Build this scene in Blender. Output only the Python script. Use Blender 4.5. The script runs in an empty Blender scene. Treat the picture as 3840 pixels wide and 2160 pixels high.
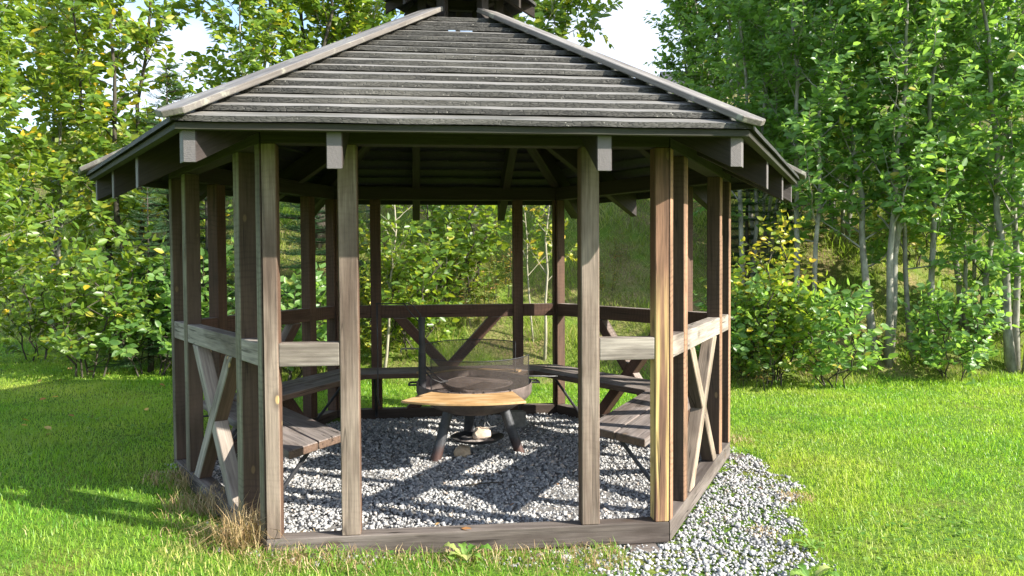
import bpy, bmesh, math, random
import numpy as np
from mathutils import Vector, Matrix, noise

random.seed(7)
RNG = np.random.default_rng(11)
sc = bpy.context.scene
col = sc.collection
H3 = math.sqrt(3) / 2

# ------------------------------------------------------------------ helpers
def tag(o, label=None, cat=None, group=None, kind=None):
    if label: o['label'] = label
    if cat: o['category'] = cat
    if group: o['group'] = group
    if kind: o['kind'] = kind
    return o

def empty(name, loc=(0, 0, 0), rz=0.0):
    e = bpy.data.objects.new(name, None)
    e.empty_display_size = 0.2
    col.objects.link(e)
    e.location = loc
    e.rotation_euler = (0, 0, rz)
    return e

def link(name, me, mat=None, parent=None, M=None):
    o = bpy.data.objects.new(name, me)
    col.objects.link(o)
    if mat is not None:
        me.materials.append(mat)
    if parent is not None:
        o.parent = parent
    if M is not None:
        o.matrix_basis = M
    return o

def copy_tree(o, parent=None):
    c = o.copy()
    col.objects.link(c)
    if parent is not None:
        c.parent = parent
    for ch in [x for x in bpy.data.objects if x.parent == o]:
        copy_tree(ch, c)
    return c

def np_mesh(name, V, quads=None, tris=None, smooth=False, attrs=None):
    """mesh from numpy arrays"""
    me = bpy.data.meshes.new(name)
    V = np.asarray(V, dtype=np.float32)
    nq = 0 if quads is None else len(quads)
    nt = 0 if tris is None else len(tris)
    me.vertices.add(len(V))
    me.vertices.foreach_set('co', V.ravel())
    parts = []
    if nq: parts.append(np.asarray(quads, np.int32).ravel())
    if nt: parts.append(np.asarray(tris, np.int32).ravel())
    idx = np.concatenate(parts)
    me.loops.add(len(idx))
    me.loops.foreach_set('vertex_index', idx)
    me.polygons.add(nq + nt)
    starts = np.concatenate([np.arange(nq) * 4, nq * 4 + np.arange(nt) * 3]).astype(np.int32)
    me.polygons.foreach_set('loop_start', starts)
    if smooth:
        me.polygons.foreach_set('use_smooth', np.ones(nq + nt, dtype=bool))
    me.update(calc_edges=True)
    if attrs:
        for k, a in attrs.items():
            at = me.attributes.new(k, 'FLOAT', 'POINT')
            at.data.foreach_set('value', np.asarray(a, np.float32))
    return me

class MB:
    """collects simple solids into one mesh"""
    def __init__(s):
        s.v = []; s.f = []; s.r = []
    def add(s, vs, fs, r=None):
        b = len(s.v)
        s.v += [tuple(v) for v in vs]
        s.f += [tuple(i + b for i in f) for f in fs]
        s.r += [random.random() if r is None else r] * len(vs)
    def box(s, a, b):
        x0, y0, z0 = a; x1, y1, z1 = b
        s.add([(x0,y0,z0),(x1,y0,z0),(x1,y1,z0),(x0,y1,z0),(x0,y0,z1),(x1,y0,z1),(x1,y1,z1),(x0,y1,z1)],
              [(0,3,2,1),(4,5,6,7),(0,1,5,4),(1,2,6,5),(2,3,7,6),(3,0,4,7)])
    def tube(s, pts, rad, n=8, cap=True):
        pts = [Vector(p) for p in pts]
        if not hasattr(rad, '__len__'): rad = [rad] * len(pts)
        vs = []; prev = None
        for i, p in enumerate(pts):
            d = (pts[min(i + 1, len(pts) - 1)] - pts[max(i - 1, 0)])
            if d.length < 1e-9: d = Vector((0, 0, 1))
            d.normalize()
            if prev is None:
                a = d.cross(Vector((0, 0, 1)))
                if a.length < 1e-3: a = d.cross(Vector((1, 0, 0)))
            else:
                a = prev - d * prev.dot(d)
            a.normalize(); prev = a
            b = d.cross(a)
            for k in range(n):
                t = 2 * math.pi * k / n
                vs.append(p + (a * math.cos(t) + b * math.sin(t)) * rad[i])
        fs = []
        for i in range(len(pts) - 1):
            for k in range(n):
                k2 = (k + 1) % n
                fs.append((i*n+k, i*n+k2, (i+1)*n+k2, (i+1)*n+k))
        if cap:
            fs.append(tuple(range(n - 1, -1, -1)))
            fs.append(tuple((len(pts) - 1) * n + k for k in range(n)))
        s.add(vs, fs)
    def lathe(s, prof, n=48, c=(0, 0)):
        vs = []
        for r, z in prof:
            for k in range(n):
                t = 2 * math.pi * k / n
                vs.append((c[0] + r * math.cos(t), c[1] + r * math.sin(t), z))
        fs = []
        for i in range(len(prof) - 1):
            for k in range(n):
                k2 = (k + 1) % n
                fs.append((i*n+k, i*n+k2, (i+1)*n+k2, (i+1)*n+k))
        s.add(vs, fs)
    def prism(s, poly, lo, hi, axes=(0, 1, 2), r=None):
        """poly in axes[0],axes[1]; extruded along axes[2]"""
        n = len(poly); vs = []
        for h in (lo, hi):
            for p in poly:
                c = [0, 0, 0]
                c[axes[0]] = p[0]; c[axes[1]] = p[1]; c[axes[2]] = h
                vs.append(c)
        fs = [tuple(range(n - 1, -1, -1)), tuple(range(n, 2 * n))]
        for k in range(n):
            k2 = (k + 1) % n
            fs.append((k, k2, n + k2, n + k))
        s.add(vs, fs, r)
    def mesh(s, name, bevel=0.0, smooth=False, seg=1, attr=True):
        me = bpy.data.meshes.new(name)
        me.from_pydata(s.v, [], s.f)
        if attr:
            at = me.attributes.new('rnd', 'FLOAT', 'POINT')
            at.data.foreach_set('value', s.r)
        bm = bmesh.new(); bm.from_mesh(me)
        bmesh.ops.recalc_face_normals(bm, faces=bm.faces)
        if bevel > 0:
            bmesh.ops.bevel(bm, geom=list(bm.edges), offset=bevel, segments=seg, affect='EDGES', profile=0.6, clamp_overlap=True)
        if smooth:
            for f in bm.faces: f.smooth = True
        bm.to_mesh(me); bm.free()
        return me
    def build(s, name, mat, parent=None, M=None, bevel=0.0, smooth=False, auto=None, seg=1):
        me = s.mesh(name, bevel, smooth, seg)
        if auto:
            me.set_sharp_from_angle(angle=auto)
        return link(name, me, mat, parent, M)

# ------------------------------------------------------------------ node helpers
class NT:
    def __init__(s, name):
        s.m = bpy.data.materials.new(name); s.m.use_nodes = True
        s.t = s.m.node_tree; s.t.nodes.clear()
        s.out = s.n('ShaderNodeOutputMaterial')
    def n(s, typ, **kw):
        nd = s.t.nodes.new(typ)
        for k, v in kw.items(): setattr(nd, k, v)
        return nd
    def l(s, a, b): s.t.links.new(a, b)
    def setin(s, sock, v):
        if isinstance(v, bpy.types.NodeSocket): s.l(v, sock)
        elif v is not None: sock.default_value = v
    def math(s, op, a, b=None, c=None, clamp=False):
        nd = s.n('ShaderNodeMath', operation=op, use_clamp=clamp)
        s.setin(nd.inputs[0], a)
        if b is not None: s.setin(nd.inputs[1], b)
        if c is not None: s.setin(nd.inputs[2], c)
        return nd.outputs[0]
    def vmath(s, op, a, b=None):
        nd = s.n('ShaderNodeVectorMath', operation=op)
        s.setin(nd.inputs[0], a)
        if b is not None: s.setin(nd.inputs[1], b)
        return nd.outputs[0]
    def rng(s, v, a, b, c=0.0, d=1.0, smooth=False):
        nd = s.n('ShaderNodeMapRange', clamp=True)
        if smooth: nd.interpolation_type = 'SMOOTHSTEP'
        s.setin(nd.inputs[0], v)
        for i, x in enumerate((a, b, c, d)): nd.inputs[i + 1].default_value = x
        return nd.outputs[0]
    def mix(s, f, a, b, blend='MIX'):
        nd = s.n('ShaderNodeMix', data_type='RGBA', blend_type=blend)
        s.setin(nd.inputs[0], f)
        for k, v in ((6, a), (7, b)):
            if isinstance(v, bpy.types.NodeSocket): s.l(v, nd.inputs[k])
            else: nd.inputs[k].default_value = (*v[:3], 1)
        return nd.outputs[2]
    def noise(s, vec, scale, detail=3, rough=.55, dist=0.0):
        nd = s.n('ShaderNodeTexNoise')
        s.setin(nd.inputs['Vector'], vec)
        nd.inputs['Scale'].default_value = scale; nd.inputs['Detail'].default_value = detail
        nd.inputs['Roughness'].default_value = rough; nd.inputs['Distortion'].default_value = dist
        return nd.outputs['Fac']
    def ramp(s, f, stops):
        nd = s.n('ShaderNodeValToRGB')
        cr = nd.color_ramp
        while len(cr.elements) < len(stops): cr.elements.new(0.5)
        for e, (p, c) in zip(cr.elements, stops):
            e.position = p; e.color = (*c, 1)
        s.l(f, nd.inputs[0])
        return nd.outputs[0]
    def attr(s, name):
        nd = s.n('ShaderNodeAttribute', attribute_name=name)
        return nd.outputs['Fac']
    def bsdf(s, color, rough=.7, spec=.3, metal=0.0, normal=None):
        b = s.n('ShaderNodeBsdfPrincipled')
        s.setin(b.inputs['Base Color'], color if isinstance(color, bpy.types.NodeSocket) else (*color, 1))
        s.setin(b.inputs['Roughness'], rough)
        s.setin(b.inputs['Specular IOR Level'], spec)
        s.setin(b.inputs['Metallic'], metal)
        if normal is not None: s.l(normal, b.inputs['Normal'])
        return b
    def bump(s, h, strength=.3, dist=.01):
        b = s.n('ShaderNodeBump')
        b.inputs['Strength'].default_value = strength; b.inputs['Distance'].default_value = dist
        s.l(h, b.inputs['Height'])
        return b.outputs[0]
    def done(s, sh):
        s.l(sh, s.out.inputs['Surface'])
        return s.m

def wood(name, stain, worn, worn_face=1.0, worn_up=1.0, rough=.75, saw=.0, knots=0.0, endcol=None, crack=.6,
         streak=None, attr=False, spec=.25, bumpd=.004, bands=None, lichen=0.0):
    t = NT(name)
    tc = t.n('ShaderNodeTexCoord')
    oi = t.n('ShaderNodeObjectInfo')
    r = t.math('MULTIPLY', oi.outputs['Random'], 61.7)
    if attr:
        r = t.math('ADD', r, t.math('MULTIPLY', t.attr('rnd'), 37.3))
    cmb = t.n('ShaderNodeCombineXYZ')
    for i in range(3): t.l(r, cmb.inputs[i])
    p = t.vmath('ADD', tc.outputs['Object'], cmb.outputs[0])
    grain = t.noise(t.vmath('MULTIPLY', p, (2.6, 70, 70)), 1.0, 5, .7, .4)
    mid = t.noise(t.vmath('MULTIPLY', p, (1.3, 13, 13)), 1.0, 3, .6, .6)
    blot = t.noise(t.vmath('MULTIPLY', p, (1.1, 4, 4)), 1.0, 4, .6)
    g = t.rng(grain, .34, .66)
    m = t.rng(mid, .3, .7)
    var = t.math('ADD', t.math('MULTIPLY', g, .55), t.math('MULTIPLY', m, .45))
    def tint(c, lo=.42, hi=1.45):
        return t.mix(var, tuple(x * lo for x in c), tuple(min(x * hi, .9) for x in c))
    st = tint(stain, .55, 1.4); wn = tint(worn)
    # outward (local -Z) and up facing wear
    sep = t.n('ShaderNodeSeparateXYZ'); t.l(tc.outputs['Normal'], sep.inputs[0])
    geo = t.n('ShaderNodeNewGeometry')
    sg = t.n('ShaderNodeSeparateXYZ'); t.l(geo.outputs['Normal'], sg.inputs[0])
    out = t.math('MULTIPLY', t.rng(sep.outputs[2], -.85, -.4, 1, 0), worn_face)
    up = t.math('MULTIPLY', t.rng(sg.outputs[2], .4, .8), worn_up)
    mk = t.math('MAXIMUM', out, up)
    mk = t.math('MULTIPLY', mk, t.rng(blot, .28, .55, .35, 1.0))
    c = t.mix(mk, st, wn)
    # large tone change along each piece
    c = t.mix(t.rng(blot, .28, .55, .62, 0), c, (.045, .034, .028), 'MIX')
    if streak:
        sn = t.noise(t.vmath('MULTIPLY', p, (.55, 16, 16)), 1.0, 3, .5, .3)
        sx_ = t.n('ShaderNodeSeparateXYZ'); t.l(tc.outputs['Object'], sx_.inputs[0])
        low = t.rng(t.math('ADD', sx_.outputs[0], t.math('MULTIPLY', sn, .5)), 1.25, 1.75, 1, .0)
        c = t.mix(t.math('MULTIPLY', t.rng(sn, .42, .52), low), c, tint(streak, .7, 1.25))
    if saw > 0:
        wv = t.n('ShaderNodeTexWave', wave_type='BANDS', bands_direction='X')
        q = t.vmath('MULTIPLY', p, (1, 1.3, 1.3))
        t.l(q, wv.inputs['Vector'])
        wv.inputs['Scale'].default_value = 9; wv.inputs['Distortion'].default_value = 5.5
        wv.inputs['Detail'].default_value = 2; wv.inputs['Detail Scale'].default_value = .8
        sm = t.math('MULTIPLY', t.rng(wv.outputs['Fac'], .02, .4, 1, 0), t.rng(t.noise(p, 3.0, 2), .38, .6))
        c = t.mix(t.math('MULTIPLY', sm, saw), c, tuple(x * .4 for x in stain))
    if crack > 0:
        cn = t.noise(t.vmath('MULTIPLY', p, (.9, 22, 22)), 1.0, 2, .5, .2)
        cr = t.rng(t.math('ABSOLUTE', t.math('SUBTRACT', cn, .5)), .004, .02, 1, 0)
        cr = t.math('MULTIPLY', cr, t.rng(t.noise(t.vmath('MULTIPLY', p, (2, 9, 9)), 1.0, 1), .5, .6))
        c = t.mix(t.math('MULTIPLY', cr, crack), c, (.015, .011, .009))
    if knots > 0:
        vo = t.n('ShaderNodeTexVoronoi', feature='F1')
        t.l(t.vmath('MULTIPLY', p, (3.2, 6.5, 6.5)), vo.inputs['Vector']); vo.inputs['Scale'].default_value = 1.0
        d = vo.outputs['Distance']
        c = t.mix(t.math('MULTIPLY', t.rng(d, .10, .22, 1, 0), .55), c, (.06, .04, .028))
        c = t.mix(t.math('MULTIPLY', t.rng(d, .055, .085, 1, 0), knots), c, (.46, .32, .15))
    if endcol:
        e = t.rng(t.math('ABSOLUTE', sep.outputs[0]), .6, .75)
        yz = t.vmath('MULTIPLY', tc.outputs['Object'], (0, 1, 1))
        off = t.vmath('ADD', yz, (0, .06, .03))
        ln = t.n('ShaderNodeVectorMath', operation='LENGTH'); t.l(off, ln.inputs[0])
        rings = t.math('SINE', t.math('MULTIPLY', t.math('ADD', ln.outputs['Value'], t.math('MULTIPLY', mid, .02)), 900))
        ec = t.mix(t.rng(rings, -1, 1), tuple(x * .72 for x in endcol), endcol)
        c = t.mix(e, c, ec)
    if lichen > 0:
        ln2 = t.noise(tc.outputs['Object'], 9.0, 5, .7)
        c = t.mix(t.math('MULTIPLY', t.rng(ln2, .58, .68), lichen), c, (.30, .30, .24))
    bh = t.math('ADD', t.math('MULTIPLY', grain, .7), t.math('MULTIPLY', mid, .6))
    nrm = t.bump(bh, .75, bumpd)
    return t.done(t.bsdf(c, rough, spec, 0, nrm).outputs[0])

M = {}
M['post'] = wood('weathered_post_wood', (.13, .075, .05), (.245, .195, .157), saw=.10, knots=.9)
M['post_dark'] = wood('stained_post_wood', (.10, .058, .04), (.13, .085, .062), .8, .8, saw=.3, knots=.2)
M['post_right'] = wood('orange_edge_post_wood', (.085, .055, .04), (.36, .21, .13), saw=.3, knots=.3)
M['post_left'] = wood('pale_green_edge_post_wood', (.085, .058, .043), (.20, .185, .135), saw=.3, knots=.2)
M['post_yellow'] = wood('raw_yellow_post_wood', (.15, .075, .05), (.26, .145, .09), streak=(.62, .46, .19), knots=.2, crack=.8)
M['rail'] = wood('grey_rail_wood', (.11, .075, .055), (.31, .275, .238), knots=.8, crack=.8)
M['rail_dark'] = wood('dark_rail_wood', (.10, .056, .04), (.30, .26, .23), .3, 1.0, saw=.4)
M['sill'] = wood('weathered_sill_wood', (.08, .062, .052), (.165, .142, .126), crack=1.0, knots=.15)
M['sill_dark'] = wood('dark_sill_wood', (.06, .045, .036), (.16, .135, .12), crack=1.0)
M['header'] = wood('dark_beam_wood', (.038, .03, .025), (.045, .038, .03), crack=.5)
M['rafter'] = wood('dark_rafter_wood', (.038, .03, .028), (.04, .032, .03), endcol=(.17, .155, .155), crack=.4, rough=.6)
M['brace_pale'] = wood('pale_brace_wood', (.10, .075, .062), (.36, .29, .22), crack=.8, knots=.2)
M['bench'] = wood('bench_plank_wood', (.13, .085, .062), (.235, .205, .19), crack=.9, attr=True, knots=.15)
M['cap'] = wood('grey_hip_board_wood', (.16, .145, .13), (.235, .222, .208), crack=.4, rough=.6, lichen=.8)
M['batten'] = wood('green_grey_batten_wood', (.042, .043, .033), (.06, .06, .047), crack=.2)

def shingle_mat():
    t = NT('tarred_roof_plank')
    tc = t.n('ShaderNodeTexCoord')
    cmb = t.n('ShaderNodeCombineXYZ')
    r = t.math('MULTIPLY', t.attr('rnd'), 37.3)
    for i in range(3): t.l(r, cmb.inputs[i])
    p = t.vmath('ADD', tc.outputs['Object'], cmb.outputs[0])
    geo = t.n('ShaderNodeNewGeometry')
    sg = t.n('ShaderNodeSeparateXYZ'); t.l(geo.outputs['Normal'], sg.inputs[0])
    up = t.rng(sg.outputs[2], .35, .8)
    blot = t.noise(t.vmath('MULTIPLY', p, (1.1, 5, 5)), 1.0, 5, .65)
    fine = t.noise(t.vmath('MULTIPLY', p, (7, 60, 60)), 1.0, 4, .65)
    top = t.mix(t.rng(fine, .3, .7), (.15, .143, .128), (.30, .288, .265))
    top = t.mix(t.rng(blot, .42, .68), top, (.10, .10, .085))
    vo = t.n('ShaderNodeTexVoronoi', feature='DISTANCE_TO_EDGE')
    t.l(t.vmath('MULTIPLY', t.vmath('ADD', p, (0, 0, 0)), (30, 160, 160)), vo.inputs['Vector']); vo.inputs['Scale'].default_value = 1.0
    edge = t.rng(vo.outputs['Distance'], .0, .14, 0, 1)
    fr = t.mix(t.rng(fine, .3, .7), (.03, .03, .026), (.075, .072, .062))
    fr = t.mix(edge, (.02, .02, .018), fr)
    fr = t.mix(t.rng(blot, .5, .68), fr, (.12, .115, .10))
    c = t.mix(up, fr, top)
    c = t.mix(t.rng(sg.outputs[2], -.75, -.4, 1, 0), c, (.018, .016, .015))  # down-facing sides darkened: shade under the roof put into the colour
    # pale lichen specks and droppings
    lv = t.n('ShaderNodeTexVoronoi', feature='F1'); t.l(p, lv.inputs['Vector']); lv.inputs['Scale'].default_value = 27
    c = t.mix(t.rng(lv.outputs['Distance'], .05, .10, .8, 0), c, (.36, .35, .30))
    h = t.math('ADD', t.math('MULTIPLY', edge, t.math('SUBTRACT', 1.0, up)), t.math('MULTIPLY', fine, .5))
    nrm = t.bump(h, .7, .005)
    return t.done(t.bsdf(c, .62, .35, 0, nrm).outputs[0])
M['shingle'] = shingle_mat()

def metal(name, a, b, rough=.55, rust=None, scale=9.0, met=.3):
    t = NT(name)
    tc = t.n('ShaderNodeTexCoord')
    n1 = t.noise(tc.outputs['Object'], scale, 5, .65)
    n2 = t.noise(tc.outputs['Object'], scale * 7, 3, .6)
    c = t.mix(t.rng(n1, .3, .7), a, b)
    c = t.mix(t.rng(n2, .55, .7, 0, .5), c, tuple(x * .5 for x in a))
    if rust:
        sp = t.n('ShaderNodeSeparateXYZ'); t.l(tc.outputs['Object'], sp.inputs[0])
        k = t.rng(t.math('ADD', sp.outputs[2], t.math('MULTIPLY', n1, .12)), .13, .22, 1, 0)
        c = t.mix(t.math('MULTIPLY', k, .9), c, rust)
    return t.done(t.bsdf(c, rough, .4, met, t.bump(n2, .3, .003)).outputs[0])
M['iron'] = metal('black_iron', (.022, .022, .024), (.06, .06, .066))
M['leg'] = metal('grey_steel_leg', (.035, .037, .042), (.10, .105, .115), rust=(.085, .045, .036))
M['bowl'] = metal('sooty_bowl_steel', (.085, .068, .062), (.21, .165, .15), rough=.7, met=.1)
M['rod'] = metal('thin_grey_rod', (.10, .10, .10), (.22, .22, .22), rough=.45)

def simple(name, stops, scale=8, rough=.8, spec=.25, bumps=.4, stretch=(1, 1, 1), detail=5, bd=.01):
    t = NT(name)
    tc = t.n('ShaderNodeTexCoord')
    n = t.noise(t.vmath('MULTIPLY', tc.outputs['Object'], stretch), scale, detail, .62)
    c = t.ramp(n, stops)
    return t.done(t.bsdf(c, rough, spec, 0, t.bump(n, bumps, bd)).outputs[0])
M['ply'] = simple('scuffed_plywood', [(.3, (.30, .17, .07)), (.5, (.50, .31, .14)), (.68, (.62, .45, .27))], 5, .6, .3, .15, (1, 2.5, 1))
M['stone_tan'] = simple('tan_stone', [(.3, (.36, .27, .18)), (.6, (.60, .48, .34))], 14, .85)
M['stone_pale'] = simple('pale_ash_stone', [(.3, (.42, .32, .24)), (.6, (.62, .52, .42))], 14, .85)
M['ash'] = simple('ash_rubble', [(.3, (.12, .10, .09)), (.6, (.38, .34, .32))], 40, .95)
M['concrete'] = simple('concrete_block', [(.3, (.13, .13, .115)), (.65, (.24, .235, .21))], 20, .9)
M['soil'] = simple('gravel_under_soil', [(.3, (.09, .085, .08)), (.65, (.22, .215, .21))], 30, .95)
M['white_wall'] = simple('white_wall_board', [(.3, (.68, .68, .66)), (.7, (.78, .78, .76))], 3, .7, .3, .1, (1, 1, 9))
M['tile'] = simple('grey_roof_tile', [(.3, (.045, .047, .052)), (.7, (.10, .10, .11))], 9, .6, .3, .3)
M['found'] = simple('house_foundation', [(.3, (.22, .20, .17)), (.7, (.33, .30, .26))], 6, .9)
def glass():
    t = NT('dark_window_glass')
    return t.done(t.bsdf((.03, .04, .05), .08, .6).outputs[0])
M['glass'] = glass()
M['bark_grey'] = simple('grey_green_bark', [(.3, (.12, .115, .095)), (.52, (.27, .26, .22)), (.75, (.42, .41, .36))], 11, .85, .2, .5, (1, 1, .45))
M['bark_dark'] = simple('dark_bark', [(.3, (.03, .026, .02)), (.7, (.10, .09, .07))], 11, .9, .2, .5, (1, 1, .4))
M['bark_pale'] = simple('pale_sapling_bark', [(.3, (.22, .20, .15)), (.7, (.42, .39, .30))], 11, .8, .2, .4, (1, 1, .5))

def leafmat(name, stops, trans=(.30, .42, .05), tf=.38, rough=.42, spec=.45, posn=0.0, dry=None):
    t = NT(name)
    a = t.attr('rnd')
    oi = t.n('ShaderNodeObjectInfo')
    a2 = t.math('ADD', a, t.math('MULTIPLY', t.math('SUBTRACT', oi.outputs['Random'], .5), .16), clamp=True)
    c = t.ramp(a2, stops)
    if posn > 0:
        geo = t.n('ShaderNodeNewGeometry')
        nn = t.noise(geo.outputs['Position'], posn, 4, .6)
        c = t.mix(t.rng(nn, .42, .66, 0, .85), c, dry)
        n2 = t.noise(geo.outputs['Position'], posn * 2.7, 3, .6)
        c = t.mix(t.rng(n2, .3, .7), t.mix(1.0, c, (.62, .72, .7), 'MULTIPLY'), t.mix(1.0, c, (1.25, 1.18, 1.1), 'MULTIPLY'))
    b = t.bsdf(c, rough, spec)
    tr = t.n('ShaderNodeBsdfTranslucent')
    tm = t.mix(.65, c, trans)
    t.l(t.mix(1.0, tm, (1.25, 1.25, .9), 'MULTIPLY'), tr.inputs['Color'])
    ms = t.n('ShaderNodeMixShader'); ms.inputs[0].default_value = tf
    t.l(b.outputs[0], ms.inputs[1]); t.l(tr.outputs[0], ms.inputs[2])
    return t.done(ms.outputs[0])

G1, G2, G3 = (.035, .085, .018), (.07, .15, .026), (.13, .22, .035)
M['leaf_right'] = leafmat('grey_green_leaf', [(0, (.07, .15, .045)), (.35, (.12, .23, .065)), (.75, (.18, .32, .085)), (.95, (.27, .39, .10)), (1, (.48, .40, .06))], (.36, .60, .10), .46, .36, .5)
M['leaf_left'] = leafmat('yellowing_green_leaf', [(0, (.05, .11, .022)), (.4, (.10, .19, .028)), (.75, (.19, .29, .038)), (.9, (.32, .34, .04)), (1, (.60, .40, .03))], (.42, .54, .05), .42, .38, .5)
M['leaf_yellow'] = leafmat('autumn_yellow_leaf', [(0, (.09, .18, .025)), (.4, (.20, .28, .035)), (.75, (.42, .40, .04)), (1, (.58, .40, .04))], (.5, .5, .05), .42)
M['leaf_herb'] = leafmat('willowherb_leaf', [(0, (.07, .16, .025)), (.5, (.15, .23, .04)), (.8, (.32, .2, .05)), (1, (.40, .15, .06))], (.4, .35, .06))
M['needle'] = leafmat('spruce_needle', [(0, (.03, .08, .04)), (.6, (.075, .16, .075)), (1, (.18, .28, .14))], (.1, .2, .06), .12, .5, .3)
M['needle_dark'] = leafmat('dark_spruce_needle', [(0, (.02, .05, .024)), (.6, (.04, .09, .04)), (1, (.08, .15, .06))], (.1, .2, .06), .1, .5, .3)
M['lawn'] = leafmat('lawn_blade', [(0, (.09, .22, .02)), (.45, (.16, .36, .04)), (.8, (.32, .48, .06)), (.93, (.45, .50, .12)), (1, (.60, .50, .24))], (.45, .75, .06), .42, .42, .4, .55, (.46, .48, .10))
M['tall'] = leafmat('bank_grass_blade', [(0, (.05, .14, .016)), (.4, (.15, .30, .03)), (.7, (.30, .40, .06)), (.82, (.46, .40, .18)), (1, (.58, .47, .28))], (.4, .6, .06), .4, .5, .3, .5, (.46, .38, .18))
M['straw'] = leafmat('dry_straw', [(0, (.22, .14, .07)), (.5, (.48, .35, .18)), (.92, (.64, .51, .31)), (1, (.15, .30, .03))], (.5, .4, .2), .25, .6, .2)
M['fallen'] = leafmat('fallen_leaf', [(0, (.25, .12, .05)), (.4, (.42, .22, .07)), (.7, (.5, .36, .18)), (1, (.6, .40, .05))], (.5, .3, .1), .15, .6, .2)
M['weed'] = leafmat('weed_leaf', [(0, (.08, .20, .03)), (.8, (.22, .36, .07)), (1, (.42, .42, .16))], (.3, .5, .05), .3)

def ground_mat():
    t = NT('lawn_soil_ground')
    geo = t.n('ShaderNodeNewGeometry')
    n1 = t.noise(geo.outputs['Position'], 1.3, 5, .6); n2 = t.noise(geo.outputs['Position'], 30, 4, .6)
    lawn = t.mix(t.rng(n2, .3, .7), (.06, .13, .018), (.13, .22, .03))
    lawn = t.mix(t.rng(n1, .5, .75), lawn, (.20, .19, .05))
    bank = t.mix(t.rng(n2, .3, .7), (.12, .11, .04), (.30, .24, .12))
    bank = t.mix(t.rng(n1, .4, .6), bank, (.12, .19, .03))
    c = t.mix(t.attr('bank'), lawn, bank)
    return t.done(t.bsdf(c, .95, .1, 0, t.bump(n2, .6, .03)).outputs[0])
M['ground'] = ground_mat()

def gravel_mat():
    t = NT('crushed_stone')
    a = t.attr('rnd')
    tc = t.n('ShaderNodeTexCoord')
    n = t.noise(tc.outputs['Object'], 160, 3, .6)
    c = t.ramp(a, [(0, (.20, .205, .215)), (.3, (.31, .315, .32)), (.7, (.44, .44, .43)), (.93, (.60, .59, .57)), (1, (.46, .37, .29))])
    c = t.mix(t.rng(n, .4, .72, 0, .35), c, (.22, .225, .23))
    return t.done(t.bsdf(c, .8, .3).outputs[0])
M['gravel'] = gravel_mat()

def mesh_screen_mat():
    t = NT('fine_wire_mesh')
    d = t.bsdf((.06, .05, .045), .6, .3)
    tr = t.n('ShaderNodeBsdfTransparent')
    tc = t.n('ShaderNodeTexCoord')
    n = t.noise(tc.outputs['Object'], 12, 3, .6)
    ms = t.n('ShaderNodeMixShader')
    t.l(t.rng(n, .3, .7, .62, .50), ms.inputs[0])
    t.l(d.outputs[0], ms.inputs[2]); t.l(tr.outputs[0], ms.inputs[1])
    # factor = share of wire
    return t.done(ms.outputs[0])
M['screen'] = mesh_screen_mat()

# ------------------------------------------------------------------ camera
CAM = Vector((-0.2727, -5.9538, 1.5314))
YAW, PIT, ROL = -0.1141, -0.0322, -0.0057
FPX = 2984.7                      # focal length in 3840-wide photo pixels
fw = Vector((-math.sin(YAW) * math.cos(PIT), math.cos(YAW) * math.cos(PIT), math.sin(PIT)))
r0 = Vector((math.cos(YAW), math.sin(YAW), 0)); u0 = r0.cross(fw)
ri = r0 * math.cos(ROL) + u0 * math.sin(ROL); up = u0 * math.cos(ROL) - r0 * math.sin(ROL)
cam = bpy.data.cameras.new('camera'); co = bpy.data.objects.new('camera', cam); col.objects.link(co)
mw = Matrix(((ri.x, up.x, -fw.x, CAM.x), (ri.y, up.y, -fw.y, CAM.y), (ri.z, up.z, -fw.z, CAM.z), (0, 0, 0, 1)))
co.matrix_world = mw
cam.sensor_width = 36; cam.lens = FPX / 3840 * 36
cam.clip_start = .05; cam.clip_end = 2000
sc.camera = co

# ------------------------------------------------------------------ light
EL, AZ = math.radians(30.4), math.radians(-28.6)
to_sun = Vector((math.cos(EL) * math.cos(AZ), math.cos(EL) * math.sin(AZ), math.sin(EL)))
sl = bpy.data.lights.new('sun', 'SUN'); so = bpy.data.objects.new('sun', sl); col.objects.link(so)
sl.energy = 5.0; sl.angle = math.radians(.53); sl.color = (1, .93, .82)
so.rotation_euler = to_sun.to_track_quat('Z', 'Y').to_euler(); so.location = (8, -5, 9)
w = bpy.data.worlds.new('World'); sc.world = w; w.use_nodes = True
wt = w.node_tree; wt.nodes.clear()
wo = wt.nodes.new('ShaderNodeOutputWorld'); bg = wt.nodes.new('ShaderNodeBackground')
sky = wt.nodes.new('ShaderNodeTexSky'); sky.sky_type = 'NISHITA'; sky.sun_disc = False
sky.sun_elevation = EL; sky.sun_rotation = math.atan2(to_sun.x, to_sun.y)
sky.air_density = 1.0; sky.dust_density = .8; sky.ozone_density = 1.2
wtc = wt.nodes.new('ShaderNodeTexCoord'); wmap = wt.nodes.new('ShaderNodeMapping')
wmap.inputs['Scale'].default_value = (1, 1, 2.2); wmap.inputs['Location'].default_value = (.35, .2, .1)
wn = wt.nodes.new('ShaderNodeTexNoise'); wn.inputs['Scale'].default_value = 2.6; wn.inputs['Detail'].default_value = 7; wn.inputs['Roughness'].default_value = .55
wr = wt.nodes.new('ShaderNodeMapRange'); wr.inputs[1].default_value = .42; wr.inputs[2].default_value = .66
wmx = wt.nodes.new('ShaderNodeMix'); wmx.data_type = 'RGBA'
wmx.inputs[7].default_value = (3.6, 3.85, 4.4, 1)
L = wt.links.new
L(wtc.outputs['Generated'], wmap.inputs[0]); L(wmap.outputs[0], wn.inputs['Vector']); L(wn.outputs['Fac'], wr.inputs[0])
L(wr.outputs[0], wmx.inputs[0]); L(sky.outputs[0], wmx.inputs[6]); L(wmx.outputs[2], bg.inputs[0]); L(bg.outputs[0], wo.inputs[0])
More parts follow.
